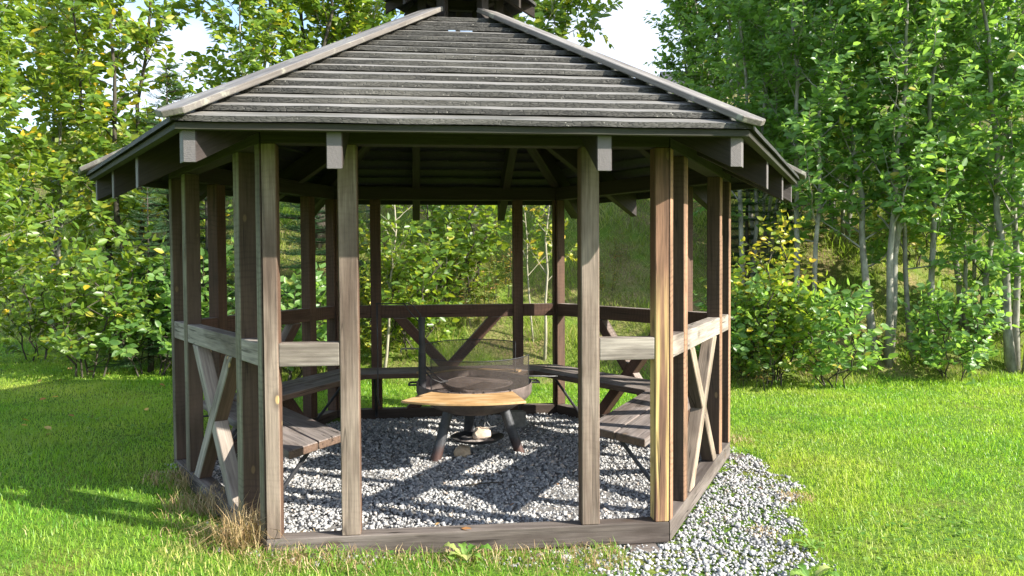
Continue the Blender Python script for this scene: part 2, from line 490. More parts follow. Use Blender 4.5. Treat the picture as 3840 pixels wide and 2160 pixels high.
bg.inputs[1].default_value = .15
vs = sc.view_settings
sc.display_settings.display_device = 'sRGB'
vs.view_transform = 'Standard'; vs.look = 'None'; vs.exposure = 1.28; vs.gamma = 1; vs.use_curve_mapping = False
sc.cycles.max_bounces = 7; sc.cycles.diffuse_bounces = 4; sc.cycles.glossy_bounces = 3
sc.cycles.transmission_bounces = 4; sc.cycles.transparent_max_bounces = 8
sc.cycles.caustics_reflective = False; sc.cycles.caustics_refractive = False
sc.cycles.use_adaptive_sampling = True; sc.cycles.adaptive_threshold = .015
sc.cycles.use_denoising = True

# ------------------------------------------------------------------ terrain
TX = np.array([-40, -14, -10, -5.7, -4, -2, 0, 2, 3.6, 5, 7.5, 12, 40.])
TY = np.array([20, 14, 11.5, 6.6, 5.1, 4.3, 3.7, 3.5, 3.4, 3.3, 3.4, 3.2, 3.])
def toe(x): return np.interp(x, TX, TY)
def hgt(x, y):
    x = np.asarray(x, float); y = np.asarray(y, float)
    base = np.clip(.03 * (1.0 - x), 0, .33) + .012 * np.sin(x * 1.7 + y * .6) * np.clip(np.hypot(x, y) / 2.6 - 1, 0, 1)
    t = np.maximum(0, y - toe(x))
    raw = .74 * (np.sqrt(t * t + .3) - math.sqrt(.3))
    bank = 7.0 * np.tanh(raw / 7.0)
    bank = bank * (1 + .05 * np.sin(x * .9 + 1) + .04 * np.sin(x * 2.1 + y)) + np.minimum(t, 1) * .05 * np.sin(x * 3.1 + y * 2.3)
    ins = np.clip((2.0 - np.hypot(x, y)) / .1, 0, 1)   # level inside the hut
    return base * (1 - ins) + .0 * ins + bank
def hz(x, y): return float(hgt(x, y))

def at(px, d, py=None):
    """ground point on the bearing of photo column px at horizontal distance d"""
    k = (px - 1920) / FPX
    v = fw + ri * k
    v = Vector((v.x, v.y, 0)).normalized()
    # d measured along the viewing axis
    f2 = Vector((fw.x, fw.y, 0)).normalized()
    p = Vector((CAM.x, CAM.y, 0)) + v * (d / v.dot(f2))
    return Vector((p.x, p.y, hz(p.x, p.y)))

def axis(lo, hi, a, b, step):
    c = np.arange(a, b + 1e-6, step)
    l = a - np.geomspace(step * 2, a - lo, 14)[::-1]
    h = b + np.geomspace(step * 2, hi - b, 14)
    return np.concatenate([l, c, h])
gx = axis(-160, 160, -14, 12, .25); gy = axis(-120, 220, -7, 18, .25)
X, Y = np.meshgrid(gx, gy)
Z = hgt(X, Y)
V = np.stack([X.ravel(), Y.ravel(), Z.ravel()], 1)
nx, ny = len(gx), len(gy)
I = np.arange(nx * ny).reshape(ny, nx)
Q = np.stack([I[:-1, :-1].ravel(), I[:-1, 1:].ravel(), I[1:, 1:].ravel(), I[1:, :-1].ravel()], 1)
bankv = np.clip((Y - toe(X)) / .5 + .2, 0, 1).ravel()
g = link('ground', np_mesh('ground', V, Q, smooth=True, attrs={'bank': bankv}), M['ground'])
tag(g, 'lawn ground rising into a grassy bank behind the hut', 'ground', kind='structure')

# ------------------------------------------------------------------ gazebo
C = [Vector(p) for p in ((-1.069, -1.836), (1.049, -1.832), (2.116, -.017), (1.101, 1.851), (-1.134, 1.831), (-2.061, .006))]
ZS0, ZS1, ZR0, ZR1, ZH0, ZH1 = .018, .130, 1.007, 1.126, 2.137, 2.257
DP = .098
gz = empty('gazebo')
tag(gz, 'open six-sided weathered wooden garden shelter with a plank roof on gravel', 'gazebo')

def frame(k):
    a = Vector((*C[k], 0)); b = Vector((*C[(k + 1) % 6], 0))
    u = (b - a).normalized(); inn = Vector((-u.y, u.x, 0))
    return a, u, inn, (b - a).length
def mat(o, x, y, z):
    return Matrix(((x.x, y.x, z.x, o.x), (x.y, y.y, z.y, o.y), (x.z, y.z, z.z, o.z), (0, 0, 0, 1)))
ZW = Vector((0, 0, 1))

def clip(poly, a, b, c):
    """keep a*x+b*y<=c"""
    out = []
    for i, p in enumerate(poly):
        q = poly[(i + 1) % len(poly)]
        dp = a * p[0] + b * p[1] - c; dq = a * q[0] + b * q[1] - c
        if dp <= 0: out.append(p)
        if dp * dq < 0:
            t = dp / (dp - dq)
            out.append((p[0] + t * (q[0] - p[0]), p[1] + t * (q[1] - p[1])))
    return out

T60 = 1 / math.tan(math.radians(60))
GAP = .004
for k in range(6):
    a, u, inn, Ln = frame(k)
    front, right, left = k == 0, k == 1, k == 5
    MH = mat(a, u, -ZW, inn)       # horizontals: X=u, Y=down, Z=inward
    MV = mat(a, ZW, u, inn)        # posts: X=up, Y=u, Z=inward
    outer = front or right or left
    # sill
    poly = [(GAP, 0), (Ln - GAP, 0), (Ln - GAP - T60 * DP, DP), (GAP + T60 * DP, DP)]
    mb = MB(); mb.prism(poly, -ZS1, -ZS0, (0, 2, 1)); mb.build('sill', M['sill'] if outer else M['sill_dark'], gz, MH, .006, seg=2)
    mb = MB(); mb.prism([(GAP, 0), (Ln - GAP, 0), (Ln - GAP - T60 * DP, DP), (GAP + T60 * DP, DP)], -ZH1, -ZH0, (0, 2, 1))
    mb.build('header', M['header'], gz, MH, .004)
    # posts
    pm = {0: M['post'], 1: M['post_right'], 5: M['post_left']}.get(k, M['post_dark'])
    us = [(.381, .478), (Ln - .482, Ln - .384)]
    for j, (p0, p1) in enumerate(us):
        mb = MB(); mb.prism([(p0, .002), (p1, .002), (p1, DP), (p0, DP)], ZS1, ZH0, (1, 2, 0))
        mb.build('post', pm, gz, MV, .005)
    for j in (0, 1):
        if j == 0: poly = [(GAP, 0), (.078, 0), (.078, DP), (GAP + T60 * DP, DP)]
        else: poly = [(Ln - .082, 0), (Ln - GAP, 0), (Ln - GAP - T60 * DP, DP), (Ln - .082, DP)]
        mm = M['post_yellow'] if (front and j == 1) else pm
        mb = MB(); mb.prism(poly, ZS1, ZH0, (1, 2, 0))
        o = mb.build('post', mm, gz, MV, .005)
        if front and j == 1: o['label'] = 'corner post with a stripe of raw yellow wood'
    # rails
    segs = [(.0785, .3805), (Ln - .3835, Ln - .0825)]
    if not front: segs.insert(1, (.4785, Ln - .4825))
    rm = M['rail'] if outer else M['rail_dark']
    for s0, s1 in segs:
        dz = random.uniform(-.002, .002)
        mb = MB(); mb.prism([(s0, .004), (s1, .004), (s1, .092), (s0, .092)], -ZR1 + dz, -ZR0 + dz, (0, 2, 1))
        mb.build('rail', rm, gz, MH, .006, seg=2)
    # crossed braces
    if not front:
        W = .0955
        def strip(ut, ub):
            d = Vector((ub - ut, ZS1 - ZR0)).normalized(); nrm = Vector((-d.y, d.x))
            p = Vector((ut, ZR0)); q = Vector((ub, ZS1))
            e = d * .3
            return [tuple(v) for v in (p - e + nrm*W/2, q + e + nrm*W/2, q + e - nrm*W/2, p - e - nrm*W/2)], d, nrm, p
        cutz = lambda pl: clip(clip(pl, 0, 1, ZR0 - .003), 0, -1, -(ZS1 + .001))
        A_, dA, nA, pA = strip(.65, 1.46)
        B_, dB, nB, pB = strip(Ln - .65, Ln - 1.46)
        if right or left:
            A_, dA, nA, pA, B_, dB, nB, pB = B_, dB, nB, pB, A_, dA, nA, pA
        pieces = [(cutz(A_), dA, M['brace_pale'] if right else None)]
        cA = nA.dot(pA)
        for sg in (1, -1):
            pl = cutz(B_)
            pl = clip(pl, -sg * nA.x, -sg * nA.y, -(sg * cA + W / 2 + .001))
            pieces.append((pl, dB, M['brace_pale'] if right else None))
        for pl, d, mm in pieces:
            if len(pl) < 3: continue
            xl = Vector((d.x, d.y)); yl = Vector((d.y, -d.x))       # local Y (so that X x Y = inward)
            # in panel coords (u, z): X3 = u*d.x+Z*d.y ; need Y with X x Y = inn
            o2 = Vector((sum(p[0] for p in pl) / len(pl), sum(p[1] for p in pl) / len(pl)))
            X3 = u * d.x + ZW * d.y
            Y3 = inn.cross(X3)
            MM = mat(a + u * o2.x + ZW * o2.y, X3, Y3, inn)
            loc = []
            for p in pl:
                q = u * (p[0] - o2.x) + ZW * (p[1] - o2.y)
                loc.append((q.dot(X3), q.dot(Y3)))
            mb = MB(); mb.prism(loc, .007, .09, (0, 1, 2))
            mb.build('brace', mm or (M['rail'] if left else M['rail_dark']), gz, MM, .005)
    # bench
    if not front:
        mb = MB()
        for i0, i1 in ((.165, .372), (.378, .585)):
            mb.prism([(T60 * i0 + .012, i0), (Ln - T60 * i0 - .012, i0), (Ln - T60 * i1 - .012, i1), (T60 * i1 + .012, i1)], -.540, -.492, (0, 2, 1))
        b = mb.build('bench', M['bench'], gz, MH, .005)
        for ub in (.43, Ln - .43):
            m2 = MB()
            m2.tube([(ub, -.488, .40), (ub, -.47, .415), (ub, -.10, .112), (ub, -.06, .105)], .013, 8)
            m2.build('bracket', M['iron'], b)
            m3 = MB(); m3.box((ub - .02, -.491, .10), (ub + .02, -.484, .55)); m3.build('bearer', M['iron'], b)

# roof -----------------------------------------------------------------
RC = Vector((.02, 0.0))
OV = .5586
EC = [c * (1 + OV / 2.12) for c in C]
EC[1].x -= .025; EC[5].x -= .02
ZE, ZA = 2.147, 3.42
PER = 2.318
def fz(f): return ZE + (1 - f) * (ZA - ZE)
def hp(k, f): return RC + (EC[k % 6] - RC) * f
NROW = 16; DF = .124 / PER
for k in range(6):
    A0, B0 = EC[k], EC[(k + 1) % 6]
    mid = (A0 + B0) / 2
    u2 = (B0 - A0).normalized()
    MM = mat(Vector((mid.x, mid.y, ZE)), Vector((u2.x, u2.y, 0)), Vector((-u2.y, u2.x, 0)), ZW)
    Mi = MM.inverted()
    mb = MB()
    rr = random.Random(40 + k)
    for i in range(NROW):
        f0 = 1 - i * DF; f1 = f0 - DF - .018
        w0 = rr.uniform(-.003, .003)
        def ring(f, z):
            p, q = hp(k, f), hp(k + 1, f)
            return Vector((p.x, p.y, z)), Vector((q.x, q.y, z))
        a0, b0 = ring(f0, fz(f0) + .011 + w0)
        a1, b1 = ring(f0 - .002, fz(f0) + .037 + w0)
        a2, b2 = ring(f1, fz(f1) - .004)
        a3, b3 = ring(f1, fz(f1) - .020)
        # subdivide along the eave and wobble for hand-sawn edges
        n = 14 if k in (0,) else 6
        vsx = []
        for j in range(n + 1):
            t = j / n
            wob = rr.uniform(-.0022, .0022)
            for (p, q, s) in ((a0, b0, 1), (a1, b1, 1), (a2, b2, 0), (a3, b3, 0)):
                v = p.lerp(q, t) + Vector((0, 0, wob * s))
                vsx.append(Mi @ v)
        fs = [(0, 1, 2, 3), (n*4+3, n*4+2, n*4+1, n*4)]
        for j in range(n):
            for e in range(4):
                e2 = (e + 1) % 4
                fs.append((j*4+e, (j+1)*4+e, (j+1)*4+e2, j*4+e2))
        mb.add(vsx, fs)
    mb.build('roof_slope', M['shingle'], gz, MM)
    # batten below the first plank
    mb = MB()
    def bp(f, z):
        p, q = hp(k, f), hp(k + 1, f)
        return Mi @ Vector((p.x, p.y, z)), Mi @ Vector((q.x, q.y, z))
    fo, fi = 1 - .022 / PER, 1 - .062 / PER
    p0, q0 = bp(fo, 2.126); p1, q1 = bp(fo, 2.156); p2, q2 = bp(fi, 2.172); p3, q3 = bp(fi, 2.126)
    mb.add([p0, q0, p1, q1, p2, q2, p3, q3], [(0,1,3,2),(2,3,5,4),(4,5,7,6),(6,7,1,0),(0,2,4,6),(1,7,5,3)])
    mb.build('eave_batten', M['batten'], gz, MM)
    # common rafters over the two inner posts
    a, u, inn, Ln = frame(k)
    for uc in {0: (.41, 1.665), 1: (.78, 1.74), 2: (.55, 1.50), 3: (.54, 1.41), 4: (.60, 1.45), 5: (.36, 1.20)}[k]:
        dd = min(uc, Ln - uc) * 1.72
        zt = lambda d: fz(1 - (d + .484) / PER) - .022
        d0, d1 = -.412, dd - .06
        sl_ = Vector((0, 0, 0)) + (inn * math.cos(math.atan(.549)) + ZW * math.sin(math.atan(.549)))
        Y3 = u.copy(); Z3 = sl_.cross(Y3)
        org = a + u * uc + inn * d0 + ZW * zt(d0)
        MR = mat(org, sl_, Y3, Z3)
        pl = []
        for d, dz in ((d0, 0), (d1, 0), (d1, -.205), (d0, -.205)):
            q = inn * (d - d0) + ZW * (zt(d) + dz - zt(d0))
            pl.append((q.dot(sl_), q.dot(Z3)))
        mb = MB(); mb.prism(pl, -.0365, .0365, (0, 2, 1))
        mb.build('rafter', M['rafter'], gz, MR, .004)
    # hip rafter and hip board on corner k
    e = EC[k]
    hd = (e - RC); Rh = hd.length; hd.normalize(); h3 = Vector((hd.x, hd.y, 0))
    sd = Vector((-hd.y, hd.x, 0))
    slope = (ZA - ZE) / Rh
    inw = -h3
    xs = (inw + ZW * slope).normalized(); zs = xs.cross(sd) * -1
    if zs.z < 0: zs = -zs
    ys = zs.cross(xs)
    org = Vector((e.x, e.y, ZE))
    MR = mat(org, xs, ys, zs)
    def hipz(s): return slope * s
    # rafter: s = distance inward from the eave corner (plan)
    s0, s1 = .068, Rh - .42
    mb = MB(); vsx = []
    hw = .049
    for s_, dz in ((s0, -.022), (s1, -.022), (s1, -.21), (s0, -.196)):
        vsx.append((s_, dz))
    v3 = []
    for side in (-1, 0, 1):
        for j, (s_, dz) in enumerate(vsx):
            ss = s_ + (abs(side) * hw * T60 if j in (0, 3) else 0)
            P_ = org + inw * ss + ZW * (hipz(ss) + dz if j in (0, 1, 2) else hipz(s0) + dz) + sd * (side * hw)
            v3.append(MR.inverted() @ P_)
    fs = []
    for b_ in (0, 4):
        for j in range(4):
            j2 = (j + 1) % 4
            fs.append((b_ + j, b_ + j2, b_ + 4 + j2, b_ + 4 + j))
    fs += [(0, 1, 2, 3), (8, 9, 10, 11)]
    mb.add(v3, fs)
    mb.build('hip_rafter', M['rafter'], gz, MR, .003)
    # hip board
    hwb = .084
    tn = hwb * T60
    L1 = (Rh - .36) * math.sqrt(1 + slope * slope)
    pl = [(-.03, 0), (-.03 + tn, hwb), (L1, hwb), (L1 + tn * .6, 0), (L1, -hwb), (-.03 + tn, -hwb)]
    mb = MB(); mb.prism(pl, .030, .060, (0, 1, 2))
    mb.build('hip_board', M['cap'], gz, MR, .004)

# cupola ------------------------------------------------------------------
cup = MB()
CR = .30
ZC = 3.445
def hexp(r, k, z, rot=0): 
    t = math.radians(240 + 60 * k + rot); return Vector((RC.x + .02 + r * math.cos(t), RC.y + r * math.sin(t), z))
# collar plates between the posts
core = MB()
for k in range(6):
    p, q = hexp(CR - .035, k, 0), hexp(CR - .035, k + 1, 0)
    core.add([(p.x, p.y, 3.20), (q.x, q.y, 3.20), (q.x, q.y, 3.27), (p.x, p.y, 3.27),
              (p.x*.9, p.y*.9, 3.20), (q.x*.9, q.y*.9, 3.20), (q.x*.9, q.y*.9, 3.27), (p.x*.9, p.y*.9, 3.27)],
             [(0,1,2,3),(7,6,5,4),(3,2,6,7),(0,4,5,1),(0,3,7,4),(1,5,6,2)])
cupo = core.build('cupola', M['header'], gz)
for k in range(6):
    p = hexp(CR - .015, k, 0)
    t = Vector((p.x - RC.x, p.y, 0)).normalized(); s_ = Vector((-t.y, t.x, 0))
    mb = MB(); mb.box((0, -.032, -.03), (.56, .032, .03))
    mb.build('cupola_post', M['rafter'], cupo, mat(Vector((p.x, p.y, 3.12)), ZW, s_, -t), .003)
rf = MB()
for k in range(6):
    for i in range(6):
        f0 = 1 - i / 6; f1 = max(f0 - 1 / 6 - .02, 0.001)
        R_ = .565
        a0, b0 = hexp(R_ * f0, k, ZC + (1 - f0) * .36), hexp(R_ * f0, k + 1, ZC + (1 - f0) * .36)
        a1, b1 = a0 + ZW * .022, b0 + ZW * .022
        a2, b2 = hexp(R_ * f1, k, ZC + (1 - f1) * .36), hexp(R_ * f1, k + 1, ZC + (1 - f1) * .36)
        a3, b3 = a2 - ZW * .012, b2 - ZW * .012
        rf.add([a0, b0, a1, b1, a2, b2, a3, b3], [(0,1,3,2),(2,3,5,4),(4,5,7,6),(6,7,1,0),(0,2,4,6),(1,7,5,3)])
rf.build('cupola_roof', M['shingle'], cupo)
for k in range(12):
    kk = k / 2
    p, q = hexp(1, int(kk), 0), hexp(1, int(kk) + 1, 0)
    base = Vector((RC.x + .02, RC.y, 0))
    dirv = (p - base) if k % 2 == 0 else ((p + q) / 2 - base)
    ln = (.55 if k % 2 == 0 else .475); dirv.normalize()
    s_ = Vector((-dirv.y, dirv.x, 0))
    def cp(r, z): return (r, z)
    mb = MB(); mb.prism([(.05, ZC + .29), (ln, ZC - .02), (ln, ZC - .09), (.05, ZC + .2)], -.018, .018, (0, 2, 1))
    mb.build('cupola_rafter', M['header'], cupo, mat(base, dirv, -s_, ZW), 0)
cp_ = MB()
for k in range(6):
    p, q = hexp(CR, k, ZC + .02), hexp(CR, k + 1, ZC + .02)
    d = (q - p).normalized(); nn = Vector((-d.y, d.x, 0))
    cp_.add([p, q, q + nn * .05, p + nn * .05, p + ZW * .07, q + ZW * .07, q + nn * .05 + ZW * .07, p + nn * .05 + ZW * .07],
            [(0,3,2,1),(4,5,6,7),(0,1,5,4),(1,2,6,5),(2,3,7,6),(3,0,4,7)])
cp_.build('cupola_plate', M['header'], cupo)
# little pad stones under the right corners
for k, off in ((1, (-.16, -.02)), (2, (.03, .02))):
    mb = MB(); c_ = C[k]
    mb.box((c_.x + off[0] - .09, c_.y + off[1] - .07, -.05), (c_.x + off[0] + .09, c_.y + off[1] + .07, .015))
    mb.build('foot_pad', M['sill'], gz, None, .012)

# ------------------------------------------------------------------ fire pit
fc = Vector((.14, .30))
fp = empty('fire_pit', (fc.x, fc.y, .03))
tag(fp, 'black steel fire bowl on three pipe legs under the shelter roof', 'fire pit')
off = Matrix.Translation((-fc.x, -fc.y, -.03))
TILT = Matrix.Translation((0, 0, .57)) @ Matrix.Rotation(math.radians(3), 4, 'X') @ Matrix.Translation((0, 0, -.592))
def tilt(o): o.matrix_basis = TILT @ o.matrix_basis; return o
def fpart(mb, name, m, parent=None, smooth=True, bevel=0, auto=.7):
    o = mb.build(name, m, parent or fp, off if parent is None else None, bevel, smooth, auto)
    return o
mb = MB()
mb.lathe([(.001, .372), (.12, .376), (.22, .392), (.33, .432), (.41, .487), (.448, .530), (.455, .548), (.455, .616), (.4515, .620), (.447, .616),
          (.447, .552), (.438, .536), (.40, .495), (.32, .442), (.21, .402), (.12, .386), (.001, .382)], 72, fc)
tilt(fpart(mb, 'bowl', M['bowl']))
for (tp, bt) in (((-.055, .17, .45), (-.185, .075, -.02)), ((.345, .225, .45), (.505, .20, -.02)), ((.13, .53, .43), (.10, .72, -.02))):
    m = MB(); m.tube([tp, tuple(np.array(tp) * .15 + np.array(bt) * .85), bt], [.039, .039, .041], 20); fpart(m, 'leg', M['leg'])
# wooden shelves front and back: ring segments with cut ends
def shelf(ri_, ro, a0i, a1i, a0o, a1o, z, th=.016):
    n = 24; inner = []; outer = []
    for i in range(n + 1):
        t = i / n
        ai = math.radians(a0i + (a1i - a0i) * t); ao = math.radians(a0o + (a1o - a0o) * t)
        inner.append((fc.x + ri_ * math.cos(ai), fc.y + ri_ * math.sin(ai)))
        outer.append((fc.x + ro * math.cos(ao), fc.y + ro * math.sin(ao)))
    mb = MB(); mb.prism(inner + outer[::-1], z, z + th, (0, 1, 2))
    return mb
fpart(shelf(.475, .885, -136, -57, -129, -70, .557), 'side_table', M['ply'], None, False, .002)
fpart(shelf(.475, .80, 48, 132, 55, 125, .575), 'side_table', M['ply'], None, False, .002)
# brackets below the shelves
for ang in (-115, -85, 75, 105):
    t = math.radians(ang); c_, s_ = math.cos(t), math.sin(t)
    m = MB(); m.tube([(fc.x + .45 * c_, fc.y + .45 * s_, .55), (fc.x + .72 * c_, fc.y + .72 * s_, .551)], .006, 6); fpart(m, 'shelf_arm', M['iron'])
# spark screens
def screen(a0, a1, z0, z1, r, slack=.02):
    n = 28; V_ = []; Q_ = []
    for i in range(n + 1):
        t = math.radians(a0 + (a1 - a0) * i / n)
        V_ += [(fc.x + r * math.cos(t), fc.y + r * math.sin(t), z0), (fc.x + r * math.cos(t), fc.y + r * math.sin(t), z1)]
    for i in range(n): Q_.append((2*i, 2*i+2, 2*i+3, 2*i+1))
    o = link('spark_screen', np_mesh('spark_screen', np.array(V_) - np.array((fc.x, fc.y, .03)), Q_, smooth=True), M['screen'], fp); tilt(o)
    m = MB()
    up_ = [Vector(v) - Vector((fc.x, fc.y, .03)) for v in V_[1::2]]; dn = [Vector(v) - Vector((fc.x, fc.y, .03)) for v in V_[0::2]]
    m.tube(up_, .0042, 5); m.tube(dn, .0035, 5); m.tube([up_[0], dn[0]], .0035, 5); m.tube([up_[-1], dn[-1]], .0042, 5)
    m.build('screen_frame', M['iron'], o)
screen(-141, -22, .603, .850, .442)
screen(36, 152, .640, .885, .442)
# grill grate with arm
m = MB(); gc = (.175, .30); gr = .262
m.tube([(gc[0] + gr * math.cos(t), gc[1] + gr * math.sin(t), .606) for t in np.linspace(0, 2 * math.pi, 41)], .006, 6, False)
for i in range(-12, 13):
    y_ = i * gr / 13; x_ = math.sqrt(gr * gr - y_ * y_)
    m.tube([(gc[0] - x_, gc[1] + y_, .607), (gc[0] + x_, gc[1] + y_, .607)], .0028, 5)
m.tube([(gc[0], gc[1] - gr, .601), (gc[0], gc[1] + gr, .601)], .005, 5)
gg = tilt(fpart(m, 'grill_grate', M['bowl']))
m = MB()
m.tube([(-.262, .2, .74), (-.245, .2, .735), (-.16, .215, .655), (-.11, .25, .612), (-.07, .27, .608)], .007, 6)
m.tube([(-.262, .2, .70), (-.245, .2, .695), (-.19, .2, .632), (-.13, .2, .606), (-.07, .26, .604)], .007, 6)
fpart(m, 'grate_arm', M['iron'])
# pole with sleeve, crank and hook arm
m = MB()
m.tube([(-.268, .2, .50), (-.268, .2, .845)], .029, 16); m.tube([(-.268, .2, .61), (-.268, .2, .635)], .034, 16)
m.tube([(-.268, .2, .84), (-.268, .2, 1.105)], .0235, 16); m.tube([(-.268, .2, 1.07), (-.268, .2, 1.112)], .027, 16)
fpart(m, 'pole', M['iron'])
m = MB(); m.tube([(-.43, .2, .845), (-.43, .2, .865), (-.42, .2, .873), (-.30, .2, .873), (-.29, .2, .865), (-.29, .2, .79)], .006, 8); fpart(m, 'crank_handle', M['rod'])
m = MB()
m.tube([(-.272, .2, 1.10), (-.278, .2, 1.135), (-.345, .2, 1.212), (-.37, .2, 1.219), (-.62, .2, 1.222)], .0055, 6)
m.tube([(-.284, .2, 1.07), (-.365, .2, 1.165), (-.395, .2, 1.212), (-.42, .2, 1.2205)], .0045, 6)
fpart(m, 'hook_arm', M['iron'])
# bowl handles
for sx in (-1, 1):
    m = MB(); x0 = fc.x + sx * .452
    m.tube([(x0, .24, .585), (x0 + sx * .05, .24, .585), (x0 + sx * .06, .26, .58), (x0 + sx * .06, .36, .58), (x0 + sx * .05, .38, .585), (x0, .38, .585)], .008, 8)
    fpart(m, 'bowl_handle', M['iron'])
# hooks on the front rim
for ang in (-118, -107, -94, -85, -58):
    t = math.radians(ang); c_, s_ = math.cos(t), math.sin(t)
    m = MB(); m.tube([(fc.x + .44 * c_, fc.y + .44 * s_, .60), (fc.x + .44 * c_, fc.y + .44 * s_, .625), (fc.x + .462 * c_, fc.y + .462 * s_, .625), (fc.x + .462 * c_, fc.y + .462 * s_, .585)], .0045, 5)
    tilt(fpart(m, 'rim_hook', M['iron']))
# ash pan hung on chains, vent rod
pc = (.155, .21)
m = MB(); m.lathe([(.001, .128), (.10, .133), (.17, .150), (.212, .176), (.208, .180), (.165, .156), (.10, .139), (.001, .134)], 40, pc); ap = fpart(m, 'ash_pan', M['iron'])
for x_, y_ in ((pc[0] - .2, pc[1]), (pc[0] + .2, pc[1]), (pc[0], pc[1] + .2)):
    m = MB()
    xb = fc.x + (x_ - pc[0]) * 1.35; yb = y_ + .05
    n = 14
    for i in range(n):
        t0 = i / n; t1 = (i + .95) / n
        p = Vector((x_, y_, .178)).lerp(Vector((xb, yb, .42)), t0); q = Vector((x_, y_, .178)).lerp(Vector((xb, yb, .42)), t1)
        m.tube([p, (p + q) / 2, q], [.002, .0055, .002] if i % 2 else [.003, .0035, .003], 5)
    fpart(m, 'chain', M['iron'])
m = MB(); m.tube([(.21, .2, .385), (.215, .17, .30), (.205, .15, .265), (.24, .15, .255), (.30, .16, .262)], .005, 6); m.tube([(.225, .19, .385), (.23, .17, .29), (.25, .16, .265)], .004, 6)
fpart(m, 'vent_rod', M['rod'])
m = MB(); m.lathe([(.001, .155), (.05, .165), (.10, .150), (.14, .1455), (.001, .142)], 24, pc)
fpart(m, 'ash', M['ash'])

def rock(name, loc, size, m, seed, label, cat, rz=0):
    bm = bmesh.new(); rr = random.Random(seed)
    bmesh.ops.create_icosphere(bm, subdivisions=3, radius=1)
    for v in bm.verts:
        d = noise.noise(v.co * 1.3 + Vector((seed * 3.1, 0, 0))) * .35 + noise.noise(v.co * 3.1 + Vector((seed, 5, 0))) * .12
        v.co *= 1 + d
        v.co.x *= size[0]; v.co.y *= size[1]; v.co.z *= size[2]
    zmin = min(v.co.z for v in bm.verts)
    for v in bm.verts: v.co.z -= zmin
    me = bpy.data.meshes.new(name); bm.to_mesh(me); bm.free()
    for p in me.polygons: p.use_smooth = True
    me.set_sharp_from_angle(angle=.6)
    o = link(name, me, m); o.location = loc; o.rotation_euler = (0, 0, rz)
    return tag(o, label, cat)
rock('stone', (.19, .19, .150), (.075, .055, .055), M['stone_pale'], 3, 'pale ashy stone lying in the hanging ash pan under the fire bowl', 'stone')
rock('stone', (.035, .16, .025), (.062, .05, .05), M['stone_tan'], 5, 'tan stone lying on the gravel between the fire bowl legs', 'stone', .4)
mb = MB(); mb.box((-.075, -.05, 0), (.075, .05, .17))
o = mb.build('concrete_block', M['concrete'], None, None, .012, seg=2); o.location = (.585, 1.25, .0); o.rotation_euler = (0, .05, .25)
tag(o, 'grey concrete block standing on gravel behind the fire bowl', 'block')
m = MB(); m.tube([(0, 0, 0), (.002, 0, -.30), (0, .004, -.72), (.012, .004, -.775)], [.0075, .0055, .005, .006], 6)
m.tube([(0, 0, -.005), (.004, 0, .012), (.014, 0, .016)], .004, 5)
o = m.build('poker', M['iron'], None, None, 0, True); o.location = (-.607, .2, 1.212)
tag(o, 'long thin iron poker hanging straight down from the hook arm', 'poker')
for i, (a_, b_, lb) in enumerate((((.43, .27, .628), (.76, .10, .650), 'thin metal skewer lying across the rim beyond the bowl, pointing right'),
                                  ((.45, .33, .628), (.70, .20, .640), 'shorter metal tong lying across the right bowl rim below the skewer'))):
    m = MB(); A = Vector(a_); B = Vector(b_); d_ = (B - A); s_ = Vector((-d_.y, d_.x, 0)).normalized() * .008
    m.tube([Vector((0, 0, 0)) + s_, d_ + s_], .003, 5); m.tube([Vector((0, 0, 0)) - s_, d_ - s_], .003, 5); m.tube([d_ + s_, d_ * 1.03, d_ - s_], .003, 5)
    o = m.build('skewer' if i == 0 else 'tongs', M['rod'], None, None, 0, True); o.location = A
    tag(o, lb, 'skewer' if i == 0 else 'tongs')

# ------------------------------------------------------------------ gravel
def inside(x, y, poly):
    r = np.zeros(x.shape, bool); n = len(poly); j = n - 1
    for i in range(n):
        xi, yi = poly[i]; xj, yj = poly[j]
        c_ = ((yi > y) != (yj > y)) & (x < (xj - xi) * (y - yi) / (yj - yi + 1e-12) + xi)
        r ^= c_; j = i
    return r
hexin = [tuple(c * .965) for c in C]
hexout = [tuple(c) for c in C]
apron = [(2.05, .55), (2.30, .38), (2.26, .0), (2.30, -.35), (2.27, -.6), (2.10, -1.05), (1.92, -1.5), (1.72, -1.95), (1.62, -2.35), (1.50, -2.9),
         (.62, -2.9), (.55, -2.35), (.30, -2.05), (.35, -1.80), (1.0, -1.7), (2.0, -.1)]
leftstrip = [(-2.2, .25), (-1.12, -1.95), (-.9, -1.98), (.4, -2.1), (.4, -1.78), (-1.0, -1.80), (-2.0, .0)]
def area_mesh(poly, z, name):
    mb = MB(); mb.prism(poly, z - .05, z, (0, 1, 2)); return mb.build(name, M['soil'])
o = area_mesh([tuple(c * .99) for c in C], .030, 'gravel_floor'); tag(o, 'gravel bed inside the shelter', 'gravel bed', kind='structure')
o = area_mesh([(p_[0] - .06 * (p_[0] > 1.2), p_[1]) for p_ in apron], -.004, 'gravel_path'); tag(o, 'gravel apron beside the shelter sill', 'gravel bed', kind='structure')

